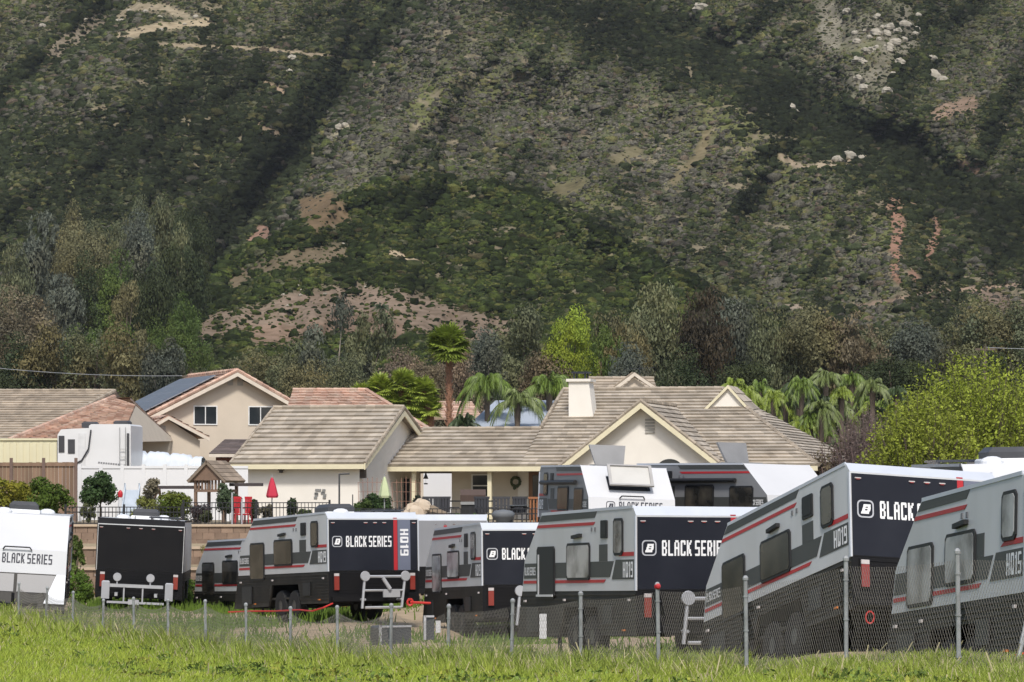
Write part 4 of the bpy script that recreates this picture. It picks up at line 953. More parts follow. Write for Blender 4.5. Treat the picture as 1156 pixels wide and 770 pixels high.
def covered_rv():
    Y=152; b=thing('covered_trailer','trailer under a rumpled white cover behind the white fence','trailer',at(152,HY,Y)+Vector((0,0,PADZ)),(0,0,0))
    s=FPX/Y; H=(HY-509)/s-PADZ; W=75/s; m=MB(); n=26; b0=len(m.v)
    for j,(y,z) in enumerate([(0,.5),(0,H-.35),(.25,H-.08),(1.2,H),(2.2,H-.1),(2.4,H-.5),(2.4,.5)]):
        for i in range(n+1):
            m.v.append((i/n*W,y+rt.uniform(-.02,.02),z+rt.uniform(-.025,.025)-(.16 if (i%9==4 and j>0 and j<6) else 0)-(0.25*(i/n)**2 if 0<j<6 else 0)))
    for j in range(6):
        for i in range(n): m.idx(b0,(j*(n+1)+i,j*(n+1)+i+1,(j+1)*(n+1)+i+1,(j+1)*(n+1)+i))
    m.build('cover',b,mat('cover_cloth',(.55,.59,.63),.7,(.48,.52,.56),1.5,.4),True)
    m=MB(); m.box(W-.0+.05,W+.6,0,1.2,.3,H-.5); m.build('end_box',b,mat('grey_green',(.16,.19,.18),.7))
covered_rv()

# play tower with a little gabled roof and swing beam
def play_tower():
    Y=134; b=thing('play_tower','brown wooden play tower with gabled roof and swing beam','play tower',at(244,HY,Y)+Vector((0,0,PADZ)),(0,0,R(-25)))
    WD=mat('play_wood',(.20,.13,.09),.85,(.12,.08,.055),4,.4); H=(HY-520)/FPX*Y-PADZ; he=H-.75
    for x in (-.6,.6):
        for y in (-.5,.5):
            m=MB(); m.box(x-.05,x+.05,y-.05,y+.05,0,he+.1); m.build('post',b,WD)
    r=MB().use(mat('play_roof',(.28,.22,.165),.85,(.2,.155,.11),2,var=True))
    tile_plane(r,(-.85,-.75,he-.02),(-.85,.75,he-.02),(0,.75,H),(0,-.75,H),.22,.02); tile_plane(r,(.85,-.75,he-.02),(.85,.75,he-.02),(0,.75,H),(0,-.75,H),.22,.02)
    r.build('roof',b)
    m=MB(); m.prism_y([(-.7,he),(.7,he),(0,H-.1)],-.66,-.62); m.build('gable_board',b,WD)
    m=MB(); m.box(-.65,.65,-.55,.55,1.15,1.25)
    for k in range(9): m.box(-.62+k*.145,-.54+k*.145,-.56,-.53,1.25,1.75)
    m.build('deck',b,WD)
    m=MB(); m.box(-2.6,-.6,-.06,.06,he-.32,he-.2); m.box(.6,2.0,-.06,.06,he-.22,he-.1); m.build('swing_beam',b,mat('dark_wood',(.06,.05,.05),.8))
    for x in (-2.5,):
        for y in (-.7,.7): m=MB(); m.tube((x,0,he-.25),(x-.2,y,0),.05,6); m.build('beam_leg',b,WD)
play_tower()

# black iron fence on the top terrace
IRON=mat('black_iron',(.02,.02,.022),.5)
def iron_fence(label,pxa,pxb,Y,pt,sp=.12):
    xa=at(pxa,0,Y).x; xb=at(pxb,0,Y).x; z0=gzf((xa+xb)/2,Y); H=(HY-pt)/FPX*Y-z0
    f=thing('iron_fence',label,'fence',(xa,Y,z0)); L=xb-xa
    b=MB(); k=0
    while k*sp<L: b.box(k*sp-.011,k*sp+.011,-.011,.011,.08,H); k+=1
    b.build('bars',f,IRON)
    b=MB(); b.box(0,L,-.02,.02,H-.2,H-.165); b.box(0,L,-.02,.02,H-.03,H); b.box(0,L,-.02,.02,.12,.155); b.build('rail',f,IRON)
    n=max(1,round(L/2.3))
    for k in range(n+1): q=MB(); q.box(k*L/n-.035,k*L/n+.035,-.036,.036,0,H+.08); q.build('post',f,IRON)
iron_fence('black iron bar fence on the terrace in front of the garage wall',207,372,119,567)
iron_fence('black iron bar fence above the block walls between the two left trailers',74,206,118,572)
iron_fence('black iron railing in front of the porch seating',372,610,121,574,.16)
# retaining walls (three tiers)
BLK=mat('retaining_block',(.25,.175,.125),.95,(.17,.115,.085),2.5,.8,var=True); CAPM=mat('cap_block',(.46,.36,.26),.9,(.36,.28,.2),2)
def ret_wall(label,Y,z0,z1,xa,xb):
    w=thing('retaining_wall',label,'wall',(0,Y,z0)); b=MB(); H=z1-z0-.08; rows=max(2,int(H/.2)); rh=H/rows
    for r in range(rows):
        x=xa-(.2 if r%2 else 0)
        while x<xb: b.var=rt.uniform(.78,1.2); b.box(x+.006,x+.394,r*.012,.24,r*rh+.004,(r+1)*rh); x+=.4
    b.build('blocks',w,BLK)
    b=MB(); b.box(xa-.1,xb+.1,-.02,.3,H+.002,H+.08); b.build('cap',w,CAPM)
ret_wall('lowest tier of the brown block retaining wall behind the lot',109.95,-3.35,-2.22,-19,9)
ret_wall('middle tier of the brown block retaining wall',113.35,-2.45,-1.62,-19,9)
ret_wall('top tier of the brown block retaining wall under the iron fence',116.85,-1.85,-.93,-19,9)
for px in (279,282.5,272): 
    pass
# ---------------- travel trailers ----------------
GREY=mat('trailer_grey',(.54,.55,.56),.38,(.43,.435,.43),1.4,spec=.5,stretch=(1,1,.35),amount=.6)
WHITE=mat('trailer_white',(.57,.575,.585),.3,(.50,.505,.515),.8,spec=.5)
TRIMG=mat('trailer_trim',(.50,.53,.58),.35,(.42,.45,.5),2)
NAVY=mat('trailer_navy',(.012,.0135,.020),.5,(.020,.022,.030),1.2,spec=.18,amount=.8)
BLKP=mat('trailer_black',(.007,.007,.008),.6,(.013,.012,.012),1.5,spec=.15)
SKIRT=mat('trailer_skirt',(.028,.026,.023),.6,(.046,.041,.034),2.2,.2,spec=.3,amount=.9)
BAND=mat('band_dark',(.050,.052,.050),.5,(.065,.066,.062),2)
RED=mat('stripe_red',(.42,.022,.028),.45,(.34,.02,.025),2)
WLET=mat('letter_white',(.78,.78,.78),.5)
DLET=mat('letter_dark',(.035,.037,.05),.5)
PANELG=mat('panel_slate',(.135,.15,.20),.5,(.11,.125,.17),2)
ALU=mat('aluminium',(.46,.47,.49),.4,(.36,.37,.39),3,metal=.35)
TYRE=mat('tyre',(.018,.018,.018),.9)
LENS=mat('lens_red',(.24,.035,.025),.25,(.18,.03,.02),3,spec=.7)
LENSW=mat('lens_white',(.50,.46,.45),.3)
TGLASS=mat('trailer_glass',(.016,.016,.015),.12,(.085,.075,.06),1.8,spec=.5,amount=.9)
PGLASS=mat('pale_window',(.40,.41,.41),.2,(.07,.073,.077),1.7,spec=.7,amount=1)  # pale and dark patches paint reflections into the window colour
RUB=mat('rubber_black',(.014,.014,.015),.55)
DOME=mat('vent_white',(.72,.73,.74),.4)
ACM=mat('unit_dark',(.045,.047,.052),.5,(.07,.07,.075),3)
GLY={'B':["1110","1001","1001","1110","1001","1001","1110"],'L':["1000","1000","1000","1000","1000","1000","1111"],'A':["0110","1001","1001","1111","1001","1001","1001"],
'C':["1111","1001","1000","1000","1000","1001","1111"],'K':["1001","1010","1100","1100","1010","1010","1001"],'S':["1111","1000","1000","1111","0001","0001","1111"],
'E':["1111","1000","1000","1110","1000","1000","1111"],'R':["1110","1001","1001","1110","1010","1001","1001"],'I':["1","1","1","1","1","1","1"],'H':["1001","1001","1001","1111","1001","1001","1001"],
'Q':["1111","1001","1001","1001","1001","1011","1111"],'1':["01","11","01","01","01","01","01"],'9':["1111","1001","1001","1111","0001","0001","1111"],'5':["1111","1000","1000","1111","0001","0001","1111"],'0':["1111","1001","1001","1001","1001","1001","1111"]}
_B={}
def bold(c):
    if c in _B: return _B[c]
    a=np.array([[int(q) for q in r] for r in GLY[c]]); a=np.kron(a,np.ones((3,3),int)); b=a.copy()
    if a.shape[1]>3: b[:,1:]|=a[:,:-1]; b[:,:-1]|=a[:,1:]
    b[1:-1]|=(a[:-2]&a[1:-1]); 
    if a.shape[1]>6:      # round the outer corners
        for y in (0,-1):
            for x in (0,-1):
                if c not in 'LKHAEI' or (c=='A' and y==0): b[y,x]=0
    _B[c]=[''.join(map(str,r)) for r in b]; return _B[c]
def text_rects(s, h, w):
    """cells of the lettering, total width w, height h -> rects (u0,u1,v0,v1); strokes fattened to overlap nothing"""
    adv=[]; 
    for c in s: adv.append(1.6 if c==' ' else (1.5 if c=='I' else (2.3 if c=='1' else 4))+1.0)
    tot=sum(adv)-1.0; cw=w/tot; ch=h/7; u=0; out=[]
    for c,a in zip(s,adv):
        if c!=' ':
            k=1.5 if c=='I' else (1.15 if c=='1' else 1.0); k/=3; g=bold(c)
            for r,row in enumerate(g):
                j=0
                while j<len(row):
                    if row[j]=='1':
                        e=j
                        while e<len(row) and row[e]=='1': e+=1
                        out.append((u+j*k*cw,u+e*k*cw,h-(r+1)*ch/3,h-r*ch/3)); j=e
                    else: j+=1
        u+=a*cw
    return out
def text_mesh(s,h,w,O,Ux,Uy,N):
    """lettering lying on the plane through O with axes Ux, Uy, raised along N"""
    b=MB(); O,Ux,Uy,N=map(Vector,(O,Ux,Uy,N)); t=N*.004
    for u0,u1,v0,v1 in text_rects(s,h,w):
        b.face([O+Ux*u0+Uy*v0+t,O+Ux*u1+Uy*v0+t,O+Ux*u1+Uy*v1+t,O+Ux*u0+Uy*v1+t])
    return b
def icon(b,O,Ux,Uy,N,s,ring,fill):
    O,Ux,Uy,N=map(Vector,(O,Ux,Uy,N)); P=lambda u,v,k=1: O+Ux*(u*s)+Uy*(v*s)+N*.004*k
    def rr(r,q,m=5):
        pts=[]
        for cx,cy,a0 in ((q,q,180),(1-q,q,270),(1-q,1-q,0),(q,1-q,90)):
            for k in range(m): a=R(a0+90*k/(m-1)); pts.append(((cx+math.cos(a)*q),(cy+math.sin(a)*q)))
        return [(.5+(x-.5)*r,.5+(y-.5)*r) for x,y in pts]
    o=rr(1,.25); i=rr(.84,.25); b.use(ring)
    for k in range(len(o)): n=(k+1)%len(o); b.face([P(*o[k]),P(*o[n]),P(*i[n]),P(*i[k])])
    b.use(fill)   # slanted block emblem made of three bars with a notch
    for x0,x1,y0,y1 in ((.22,.70,.22,.36),(.27,.76,.36,.41),(.29,.46,.41,.49),(.60,.78,.41,.49),(.31,.80,.49,.56),(.34,.50,.56,.62),(.64,.80,.56,.62),(.36,.80,.62,.76)):
        b.face([P(x0,y0),P(x1,y0),P(x1+.02,y1),P(x0+.03,y1)])
TW=2.42
def trailer(label, px, ytop, Y, yaw, pitch, roll, L=6.5, model='HQ19', style='std', group='travel trailers parked behind the chain link fence', rack='frame', big_sq=False, winmat=None, door_open=False, roof=True, h_side=None, top_hatches=False, front_hatch=False, shell=None, awning=False):
    """px,ytop: where the rear left top corner (front right for facing=True) sits; Y its distance"""
    HB=2.66; c=TW/2
    M3=Matrix.Rotation(R(yaw),3,'Z')@Matrix.Rotation(R(-pitch),3,'X')@Matrix.Rotation(R(roll),3,'Y')
    if style!='front': corner=Vector((-c,0,HB))
    else: corner=Vector((-c,L-1.55,HB))
    loc=at(px,ytop,Y)-M3@corner
    root=thing('travel_trailer',label,'trailer',loc,M3.to_euler(),group)
    Lt=L; yn=L-1.55
    winm=winmat or TGLASS
    shellm=shell or GREY
    # body shell
    prof=[(0,1.2),(0,2.5),(.16,HB),(yn,HB-.02),(L-.55,1.78),(L-.42,1.2)]
    b=MB().use(shellm); b.prism(prof,-c,c,[None,(BLKP if style=='black' else TRIMG),WHITE,WHITE if style!='black' else BLKP,WHITE if style in('front','white') else GREY,None]); sh=b.build('shell',root)
    # edge trim along the rear corners and roof edge
    b=MB().use(TRIMG if style!='black' else BLKP)
    for s in (-1,1):
        x=s*c; b.box(min(x,x+s*.018),max(x,x+s*.018),-.012,.05,1.2,2.49)
        b.hexa([(x-.01,.16,HB-.04),(x+.012,.16,HB-.04),(x+.012,yn,HB-.06),(x-.01,yn,HB-.06),(x-.01,.16,HB+.012),(x+.012,.16,HB+.012),(x+.012,yn,HB-.008),(x-.01,yn,HB-.008)])
    b.build('edge_trim',root)
    # lower skirt with wheel arch
    w0=2.0 if L>6 else 1.6; w1=w0+1.75 if L>5 else w0+1.0
    b=MB().use(SKIRT)
    z0=.42
    for s in (-1,1):
        x0,x1=(-c+.01,-c+.06) if s<0 else (c-.06,c-.01)
        b.prism([(.02,z0),(.02,1.198),(L-.425,1.198),(L-.12,.34),(w1+.25,z0-.04),(w1,.92),(w0,.92),(w0-.2,z0)],x0,x1)
        zz=.52
        while zz<1.18:
            xs0,xs1=(-c-.008,-c+.009) if s<0 else (c-.009,c+.008)
            if zz<.95:
                b.box(xs0,xs1,.05,w0-.15,zz,zz+.022); b.box(xs0,xs1,w1+.15,L-.14-(zz-.34)*.34,zz,zz+.022)
            else: b.box(xs0,xs1,.05,L-.14-(zz-.34)*.34,zz,zz+.022)
            zz+=.075
    b.box(-c+.06,c-.06,L-.47,L-.44,.36,1.19); b.box(-c+.07,c-.07,.03,L-.4,.55,.6)
    b.build('skirt',root)
    # chassis rails, bumper, tongue
    b=MB(); 
    for x in (-.6,.6): b.box(x-.04,x+.04,.0,L-.3,.4,.54)
    b.box(-c+.05,c-.05,-.16,-.02,.46,.58)
    b.tube((-.6,L-.3,.46),(0,L+1.1,.46),.05,6); b.tube((.6,L-.3,.46),(0,L+1.1,.46),.05,6); b.tube((0,L+.9,.0),(0,L+.9,.75),.04,6)
    b.build('chassis',root,BLKP)
    ax=[w0+.42,w1-.42] if L>5 else [(w0+w1)/2]
    for y in ax:
        for s in (-1,1):
            m=MB(); x=s*(c-.17); m.lathe([(.14,-.11),(.36,-.11),(.39,-.06),(.39,.06),(.36,.11),(.14,.11)],(0,0,0),18); m.xf(Matrix.Translation((x,y,.39))@Matrix.Rotation(R(90),4,'Y')); w=m.build('wheel',root,TYRE)
            m=MB(); m.lathe([(0,-.1),(.2,-.1),(.22,-.07),(.22,.07),(.2,.1),(0,.1)],(0,0,0),14); m.xf(Matrix.Translation((x,y,.39))@Matrix.Rotation(R(90),4,'Y')); m.build('rim',w,mat('rim_dark',(.10,.10,.105),.4,metal=.5))
    # ---- rear wall
    rearm=NAVY if style!='black' else BLKP
    b=MB().use(rearm); b.box(-c+.02,c-.02,-.012,-.001,1.225,2.47); b.build('rear_panel',root)
    b=MB().use(BLKP); b.box(-c+.0,c-.0,-.02,-.001,.45,1.2)
    zz=.5
    while zz<1.15: b.box(-c+.28,c-.28,-.03,-.021,zz,zz+.02); zz+=.08
    b.box(-c+.02,c-.02,-.024,-.001,1.202,1.222); b.build('rear_lower_panel',root)
    if style in ('std',):
        y=-.012; N=(0,-1,0)
        ib=MB(); icon(ib,(-c+.10,y-.002,1.80),(1,0,0),(0,0,1),N,.27,mat('letter_grey',(.42,.43,.46),.5),WLET); ib.build('emblem',root)
        text_mesh('BLACK SERIES',.27,1.22,(-c+.47,y-.002,1.80),(1,0,0),(0,0,1),N).build('lettering',root,WLET)
        b=MB(); b.box(c-.67,c-.57,y-.006,y-.001,1.225,2.47); b.box(c-.67,c-.57,-.004,.14,2.5,2.52); b.build('rear_stripe',root,RED)
        b=MB(); b.box(c-.56,c-.22,y-.006,y-.001,1.225,2.47); b.build('rear_side_panel',root,PANELG)
        text_mesh(model,.22,.66,(c-.495,y-.007,2.24),(0,0,-1),(1,0,0),N).build('model_lettering',root,WLET)
    for x in ((.12,1.0,1.25,1.5,2.3) if style!='black' else (.1,.85,1.2,1.55,2.3)):
        b=MB(); b.use(LENSW); b.box(-c+x-.05,-c+x+.05,-.03,-.013,2.392,2.408); b.use(LENS); b.box(-c+x-.03,-c+x+.03,-.03,-.013,2.375,2.392); b.build('marker_light',root)
    for s in (-1,1):
        x=s*(c-.19); b=MB(); b.use(BLKP).box(x-.085,x+.085,-.05,-.021,.72,1.17); b.use(LENS).box(x-.065,x+.065,-.075,-.051,.74,1.08); b.use(LENSW).box(x-.065,x+.065,-.075,-.051,1.085,1.15); b.build('tail_light',root)
    if rack=='frame':
        b=MB(); x0,x1=(-.42,.66)
        b.tube((x0,-.42,1.06),(x1,-.42,1.06),.035,6); b.tube((x0,-.42,.30),(x1-.12,-.42,.30),.035,6); b.tube((x0-.08,-.42,.28),(x0,-.42,1.06),.035,6); b.tube((x1-.1,-.42,.30),(x1,-.42,1.06),.035,6); b.tube((x0-.04,-.42,.72),(x1-.04,-.42,.72),.028,6)
        for x in (x0,x1-.1): b.tube((x,-.42,.5),(x,-.05,.5),.03,6)
        rk=b.build('rear_rack',root,ALU)
        for x in (x0,x1): b=MB(); b.lathe([(0,-.03),(.12,-.03),(.13,0),(.12,.03),(0,.03)],(0,0,0),16); b.xf(Matrix.Translation((x,-.44,1.07))@Matrix.Rotation(R(90),4,'X')); b.build('rack_disc',rk,ALU)
        b=MB(); b.tube((.05,-.46,1.02),(.22,-.5,.75),.05,8); b.box(.05,.5,-.47,-.43,.55,.74); b.build('plate_holder',rk,ALU)
    elif rack=='wide':
        b=MB(); b.box(-.84,.70,-.52,-.42,.75,.84); b.box(-.84,.74,-.52,-.42,.30,.36)
        for x in (-.38,.14): b.box(x-.02,x+.02,-.5,-.44,.36,.75)
        for x in (-.58,.34): b.tube((x,-.47,.84),(x,-.47,.98),.02,6)
        for x in (-.6,.5): b.box(x-.04,x+.04,-.42,-.03,.5,.6)
        rk=b.build('rear_rack',root,ALU)
        for x in (-.58,.34): b=MB(); b.lathe([(0,-.03),(.11,-.03),(.12,0),(.11,.03),(0,.03)],(0,0,0),16); b.xf(Matrix.Translation((x,-.47,1.03))@Matrix.Rotation(R(90),4,'X')); b.build('rack_disc',rk,ALU)
        for x in (-1.0,.76): b=MB(); b.rbox(x-.0,x+.22,-.55,-.4,.42,.92,.03); b.build('can_holder',rk,mat('can_grey',(.33,.34,.36),.5))
        b=MB(); b.box(-.25,.05,-.56,-.53,.28,.42); b.build('number_plate',rk,ALU)
    # ---- sides
    sq=.10 if not big_sq else .17
    for s in (-1,1):
        if style=='black' and s==1: continue
        def S(poly,k=1,s=s): 
            x=s*(c+.0015*k); return [(x,p[0],p[1]) for p in poly]
        def plate(bb,poly,t=.006,k0=0.0,s=s):
            a=s*(c+.001+k0); e=s*(c+.001+k0+t); bb.prism(poly,min(a,e),max(a,e))
        slope=lambda z: yn+(HB-z)*(L-.55-yn)/(HB-1.78)-.04 if z>1.78 else L-.59+(1.78-z)*.22
        if style!='black':
            b=MB().use(BAND)
            plate(b,[(1.30,1.44),(1.10,1.72),(slope(1.72),1.72),(slope(1.44),1.44)])
            plate(b,[(.04,1.40),(.04,1.74),(1.0,1.74),(1.2,1.40)])
            plate(b,[(1.42,1.722),(1.42,2.02),(1.85,2.02),(1.85,1.722)])
            plate(b,[(2.08,2.50),(1.95,2.62),(yn,2.60),(slope(2.48),2.48)])
            b.build('side_band',root)
            b=MB().use(RED)
            plate(b,[(2.15,2.37),(2.05,2.425),(slope(2.425),2.425),(slope(2.37),2.37)]); plate(b,[(1.6,1.345),(1.5,1.40),(slope(1.40),1.40),(slope(1.345),1.345)]); plate(b,[(.04,1.80),(.04,1.87),(.70,1.87),(.85,1.80)])
            b.build('side_stripe',root)
            O=(s*(c+.009),.62,1.43) if s<0 else (s*(c+.009),.1,1.43)
            text_mesh(model,.27,.50,O,(0,-1,0) if s<0 else (0,1,0),(0,0,1),(s,0,0)).build('model_lettering',root,WLET)
            O=(s*(c+.009),slope(1.5)-.06,1.50) if s<0 else (s*(c+.009),slope(1.5)-.78,1.50)
            if L>6: text_mesh('BLACK SERIES',.15,.62,O,(0,-1,0) if s<0 else (0,1,0),(0,0,1),(s,0,0)).build('lettering',root,WLET)
        # windows: (y0,y1,z0,z1,material,rounded frame)
        if L>6:
            W=[(.66,1.04,1.86,2.42,winm),(2.35,3.5,1.44,2.02,winm),(4.25,5.15,1.10,1.98,RUB if door_open else winm)]
            W.append((1.45,1.45+.14+sq,2.22-sq*.5,2.40,RUB))
        else:
            W=[(1.75,2.75,1.47,2.05,winm),(3.3,4.2,1.28,2.0,winm),(.35,.75,1.9,2.42,winm)]
        if style=='black': W=[(1.0,1.8,1.5,2.1,winm),(2.6,3.3,1.5,2.2,winm)]
        for (y0,y1,z0,z1,gm) in W:
            b=MB(); t=.045; o=.10 if (z1-z0)>.3 else .02
            def rr(y0,y1,z0,z1,q):
                return [(y0+q,z0),(y1-q,z0),(y1,z0+q),(y1,z1-q),(y1-q,z1),(y0+q,z1),(y0,z1-q),(y0,z0+q)]
            plate(b,rr(y0-t,y1+t,z0-t,z1+t,.06 if o>.05 else .02),.022,.002); fr=b.build('window',root,RUB)
            b=MB(); plate(b,rr(y0,y1,z0,z1,.05 if o>.05 else .015),.006,.025); b.build('pane',fr,gm)
            if door_open and gm is RUB and z1-z0>.5:
                b=MB(); plate(b,[(y1-.12,z0+.03),(y1-.05,z0+.03),(y1-.05,z1-.1),(y1-.12,z1-.1)],.006,.032); plate(b,[(y0,z0),(y1,z0),(y1,z0+.04),(y0,z0+.04)],.02,.034); b.build('inner_frame',fr,WHITE)
        b=MB()
        ly=2.75 if L>6 else 2.0
        for a0,a1,z in ((ly,ly+.42,2.17),): b.prism([(a0,z),(a1,z-.03),(a1,z+.03),(a0,z+.06)],*( (-c-.07,-c-.001) if s<0 else (c+.001,c+.07)))
        b.build('awning_light',root,RUB)
        b=MB()
        for (y0,z) in ((2.2,2.26),(2.02,2.26)): plate(b,[(y0,z),(y0+.06,z),(y0+.06,z+.07),(y0,z+.07)],.01,.002)
        b.build('side_socket',root,mat('socket_grey',(.16,.16,.17),.5))
        # lower hatches and lights
        HD_=mat('hatch_dark',(.022,.023,.025),.5)
        b=MB(); plate(b,[(1.15,.62),(1.6,.62),(1.6,.95),(1.15,.95)],.02,.012); b.build('service_hatch',root,HD_); b=MB(); plate(b,[(L-1.4,.45),(L-.75,.45),(L-.75,.9),(L-1.4,.9)],.02,.012); b.build('service_hatch',root,HD_)
        b=MB().use(LENSW); plate(b,[(.25,1.02),(.33,1.02),(.33,1.06),(.25,1.06)],.03,.012); plate(b,[(3.6,1.02),(3.68,1.02),(3.68,1.06),(3.6,1.06)],.03,.012); plate(b,[(L-.7,1.0),(L-.6,1.0),(L-.6,1.04),(L-.7,1.04)],.03,.012)
        b.use(mat('amber',(.5,.16,.03),.4)); plate(b,[(.5,.5),(.6,.5),(.6,.53),(.5,.53)],.03,.012); plate(b,[(L-1.7,.44),(L-1.6,.44),(L-1.6,.47),(L-1.7,.47)],.03,.012); b.build('side_marker',root)
    if awning:
        for s in (-1,1):
            b=MB(); b.tube((s*(c+.07),.5,2.18),(s*(c+.07),4.5,2.18),.06,8); b.build('awning',root,RUB)
    # ---- nose
    n1=Vector((0,L-.55,1.78)); n0=Vector((0,L-.42,1.2)); up=(n1-n0); fl=up.length; up.normalize(); nn=Vector((0,up.z,-up.y))
    text_mesh('BLACK SERIES',.25,1.22,Vector((.36,0,0))+n0+up*.24+nn*.002,(-1,0,0),up,nn).build('nose_lettering',root,DLET)
    ib=MB(); icon(ib,Vector((.72,0,0))+n0+up*.24+nn*.002,(-1,0,0),up,nn,.25,DLET,DLET); ib.build('nose_emblem',root)
    b=MB(); q0=Vector((0,L-.10,.34)); dl=(q0-n0).normalized(); 
    for x0,x1 in ((-1.16,-.04),(.04,1.16)):
        P=[Vector((x0,0,0))+n0+dl*.04,Vector((x1,0,0))+n0+dl*.04,Vector((x1,0,0))+n0+dl*.5,Vector((x0,0,0))+n0+dl*.5]; o=Vector((0,.025,.01))
        b.hexa([P[3],P[2],P[2]+o,P[3]+o,P[0],P[1],P[1]+o,P[0]+o])
    b.build('stone_guard',root,mat('guard_dark',(.06,.065,.075),.25,spec=.8))
    b=MB(); P=[n0+Vector((-c,0.0,0)),n0+Vector((c,0,0)),q0+Vector((c,0,0)),q0+Vector((-c,0,0))]; o=Vector((0,.012,.0)); b.hexa([P[3],P[2],P[2]+o,P[3]+o,P[0],P[1],P[1]+o,P[0]+o]); b.build('nose_lower',root,SKIRT)
    if style in('front','white'):
        for s in (-1,1): b=MB(); b.face([n0+Vector((s*c,.03,0)),n0+Vector((s*(c-.22),.03,0)),q0+Vector((s*(c-.5),.03,.15)),q0+Vector((s*c,.03,.15))]); b.build('nose_corner',root,TRIMG)
        b=MB(); b.path([n1+Vector((-.35,.04,-.02)),n1+Vector((-.3,.08,.05)),n1+Vector((.3,.08,.05)),n1+Vector((.35,.04,-.02))],.018); b.build('nose_handle',root,RUB)
    # ---- roof
    if roof:
        z=HB-.02
        b=MB(); b.rbox(-.42,.42,1.95,2.95,z,z+.10,.03); u=b.build('air_conditioner_base',root,DOME)
        b=MB(); b.rbox(-.36,.36,2.0,2.9,z+.10,z+.30,.09); b.build('air_conditioner',root,ACM)
        for k,(x,y) in enumerate(((-.55,.75),(.45,3.6))):
            b=MB(); b.lathe([(.20,0),(.20,.05),(.16,.10),(.08,.13),(0,.135)],(x,y,z),14); b.build('roof_vent',root,DOME)
        b=MB()
        for x0,x1 in ((.18,1.05),): b.box(x0,x1,.5,1.6,z+.06,z+.10); b.box(x0+.05,x0+.1,.55,1.55,z,z+.06); b.box(x1-.1,x1-.05,.55,1.55,z,z+.06)
        b.build('solar_panel',root,mat('roof_panel',(.03,.035,.05),.2,spec=.8))
        b=MB(); b.tube((.75,.3,z),(.75,.3,z+.16),.012,5); b.tube((-.2,.3,z),(-.2,.3,z+.1),.012,5); b.build('antenna',root,RUB)
    if top_hatches:
        b=MB(); z=HB
        P=[(-.45,3.0,z+.02),(.35,3.0,z+.02),(.5,2.75,z+.58),(-.55,2.75,z+.58)]; o=Vector((0,.07,.02))
        b.hexa([P[0],P[1],Vector(P[1])+o,Vector(P[0])+o,P[3],P[2],Vector(P[2])+o,Vector(P[3])+o]); b.box(-.5,.5,2.95,3.6,z-.02,z+.04); b.build('roof_hatch',root,mat('hatch_translucent',(.22,.22,.22),.35,(.16,.16,.16),2))
    if front_hatch:
        # open nose window flap, hinged at the top with struts
        m0=Vector((0,yn,HB)); m1=Vector((0,L-.55,1.78)); dn=(m1-m0).normalized(); no=Vector((0,-dn.z,dn.y))
        b=MB(); P=lambda x,t,h: m0+dn*t+no*h+Vector((x,0,0))
        def fl_(x0,x1,t0,t1,h0,h1,th,sh=.42):
            t0+=sh; t1+=sh; b.hexa([P(x0,t1,h1),P(x1,t1,h1),P(x1,t1,h1+th),P(x0,t1,h1+th),P(x0,t0,h0),P(x1,t0,h0),P(x1,t0,h0+th),P(x0,t0,h0+th)])
        b.use(mat('flap_frame',(.36,.35,.34),.5)); fl_(-.62,.62,-.02,.04,.35,.36,.05); fl_(-.62,.62,.62,.68,.22,.22,.05); fl_(-.62,-.54,.04,.62,.36,.22,.05); fl_(.54,.62,.04,.62,.36,.22,.05)
        b.use(mat('flap_glass',(.50,.49,.46),.3,(.42,.41,.38),2)); fl_(-.54,.54,.04,.62,.34,.205,.02)
        b.use(RUB); 
        for x in (-.48,.48): b.tube(P(x,.5,.3),P(x,.95,.02),.025,5)
        b.use(RUB); fl_(-.58,.58,.05,.6,.004,.004,.004)
        b.build('nose_window_flap',root)
    return root
tr=trailer
TR7=tr('grey trailer marked HQ15, closest of all at the right edge',1160,531,42.5,13,5.0,3,5.3,'HQ15',winmat=PGLASS,rack='none')
TR6=tr('nose down HQ19 trailer with the largest dark rear wall, tail raised high',959,520,53,18.5,11.2,3.6,6.5,big_sq=True)
TR5=tr('grey trailer with open black door, directly in front of the cream gable',718,571,61,18.6,1.6,.5,6.5,door_open=True,winmat=PGLASS,roof=False)
TR4=tr('grey trailer squeezed between two others, only BLA showing on its rear wall',544,590,82,14,2.0,0,6.5,winmat=PGLASS,roof=False)
TR3=tr('grey trailer with full BLACK SERIES lettering and vertical HQ19 on its rear wall',370,578,87,25.7,2.2,.2,6.5)
TR0=tr('all black trailer seen squarely from behind with a wide silver rear rack',111,584,99,3.0,0,2.6,6.3,style='black',rack='wide')
TR2=tr('grey trailer peeping out at the left behind the one with vertical HQ19',302,607,97,25,1.5,0,6.3,rack='none')
# trailer half hidden behind the gap between two others, plain grey rear part with a red arrow mark
TRB=tr('plain grey trailer end with a red arrow, in the gap between two others',452,581,99,1,0,0,6.0,style='hid',rack='none',roof=False)
b=MB().use(mat('trailer_grey_back',(.24,.245,.26),.5,(.20,.205,.22),1)); b.box(-TW/2+.01,TW/2-.01,-.030,-.013,1.21,2.49); b.build('rear_cover_panel',TRB)
b=MB(); 
b.prism_y([(.02,1.98),(.30,1.80),(.30,1.90),(.62,2.02),(.95,2.02),(.95,2.2),(.70,2.2),(.34,2.10)],-.038,-.031); b.box(-.0,.09,-.038,-.031,2.3,2.36); b.build('arrow_mark',TRB,RED)
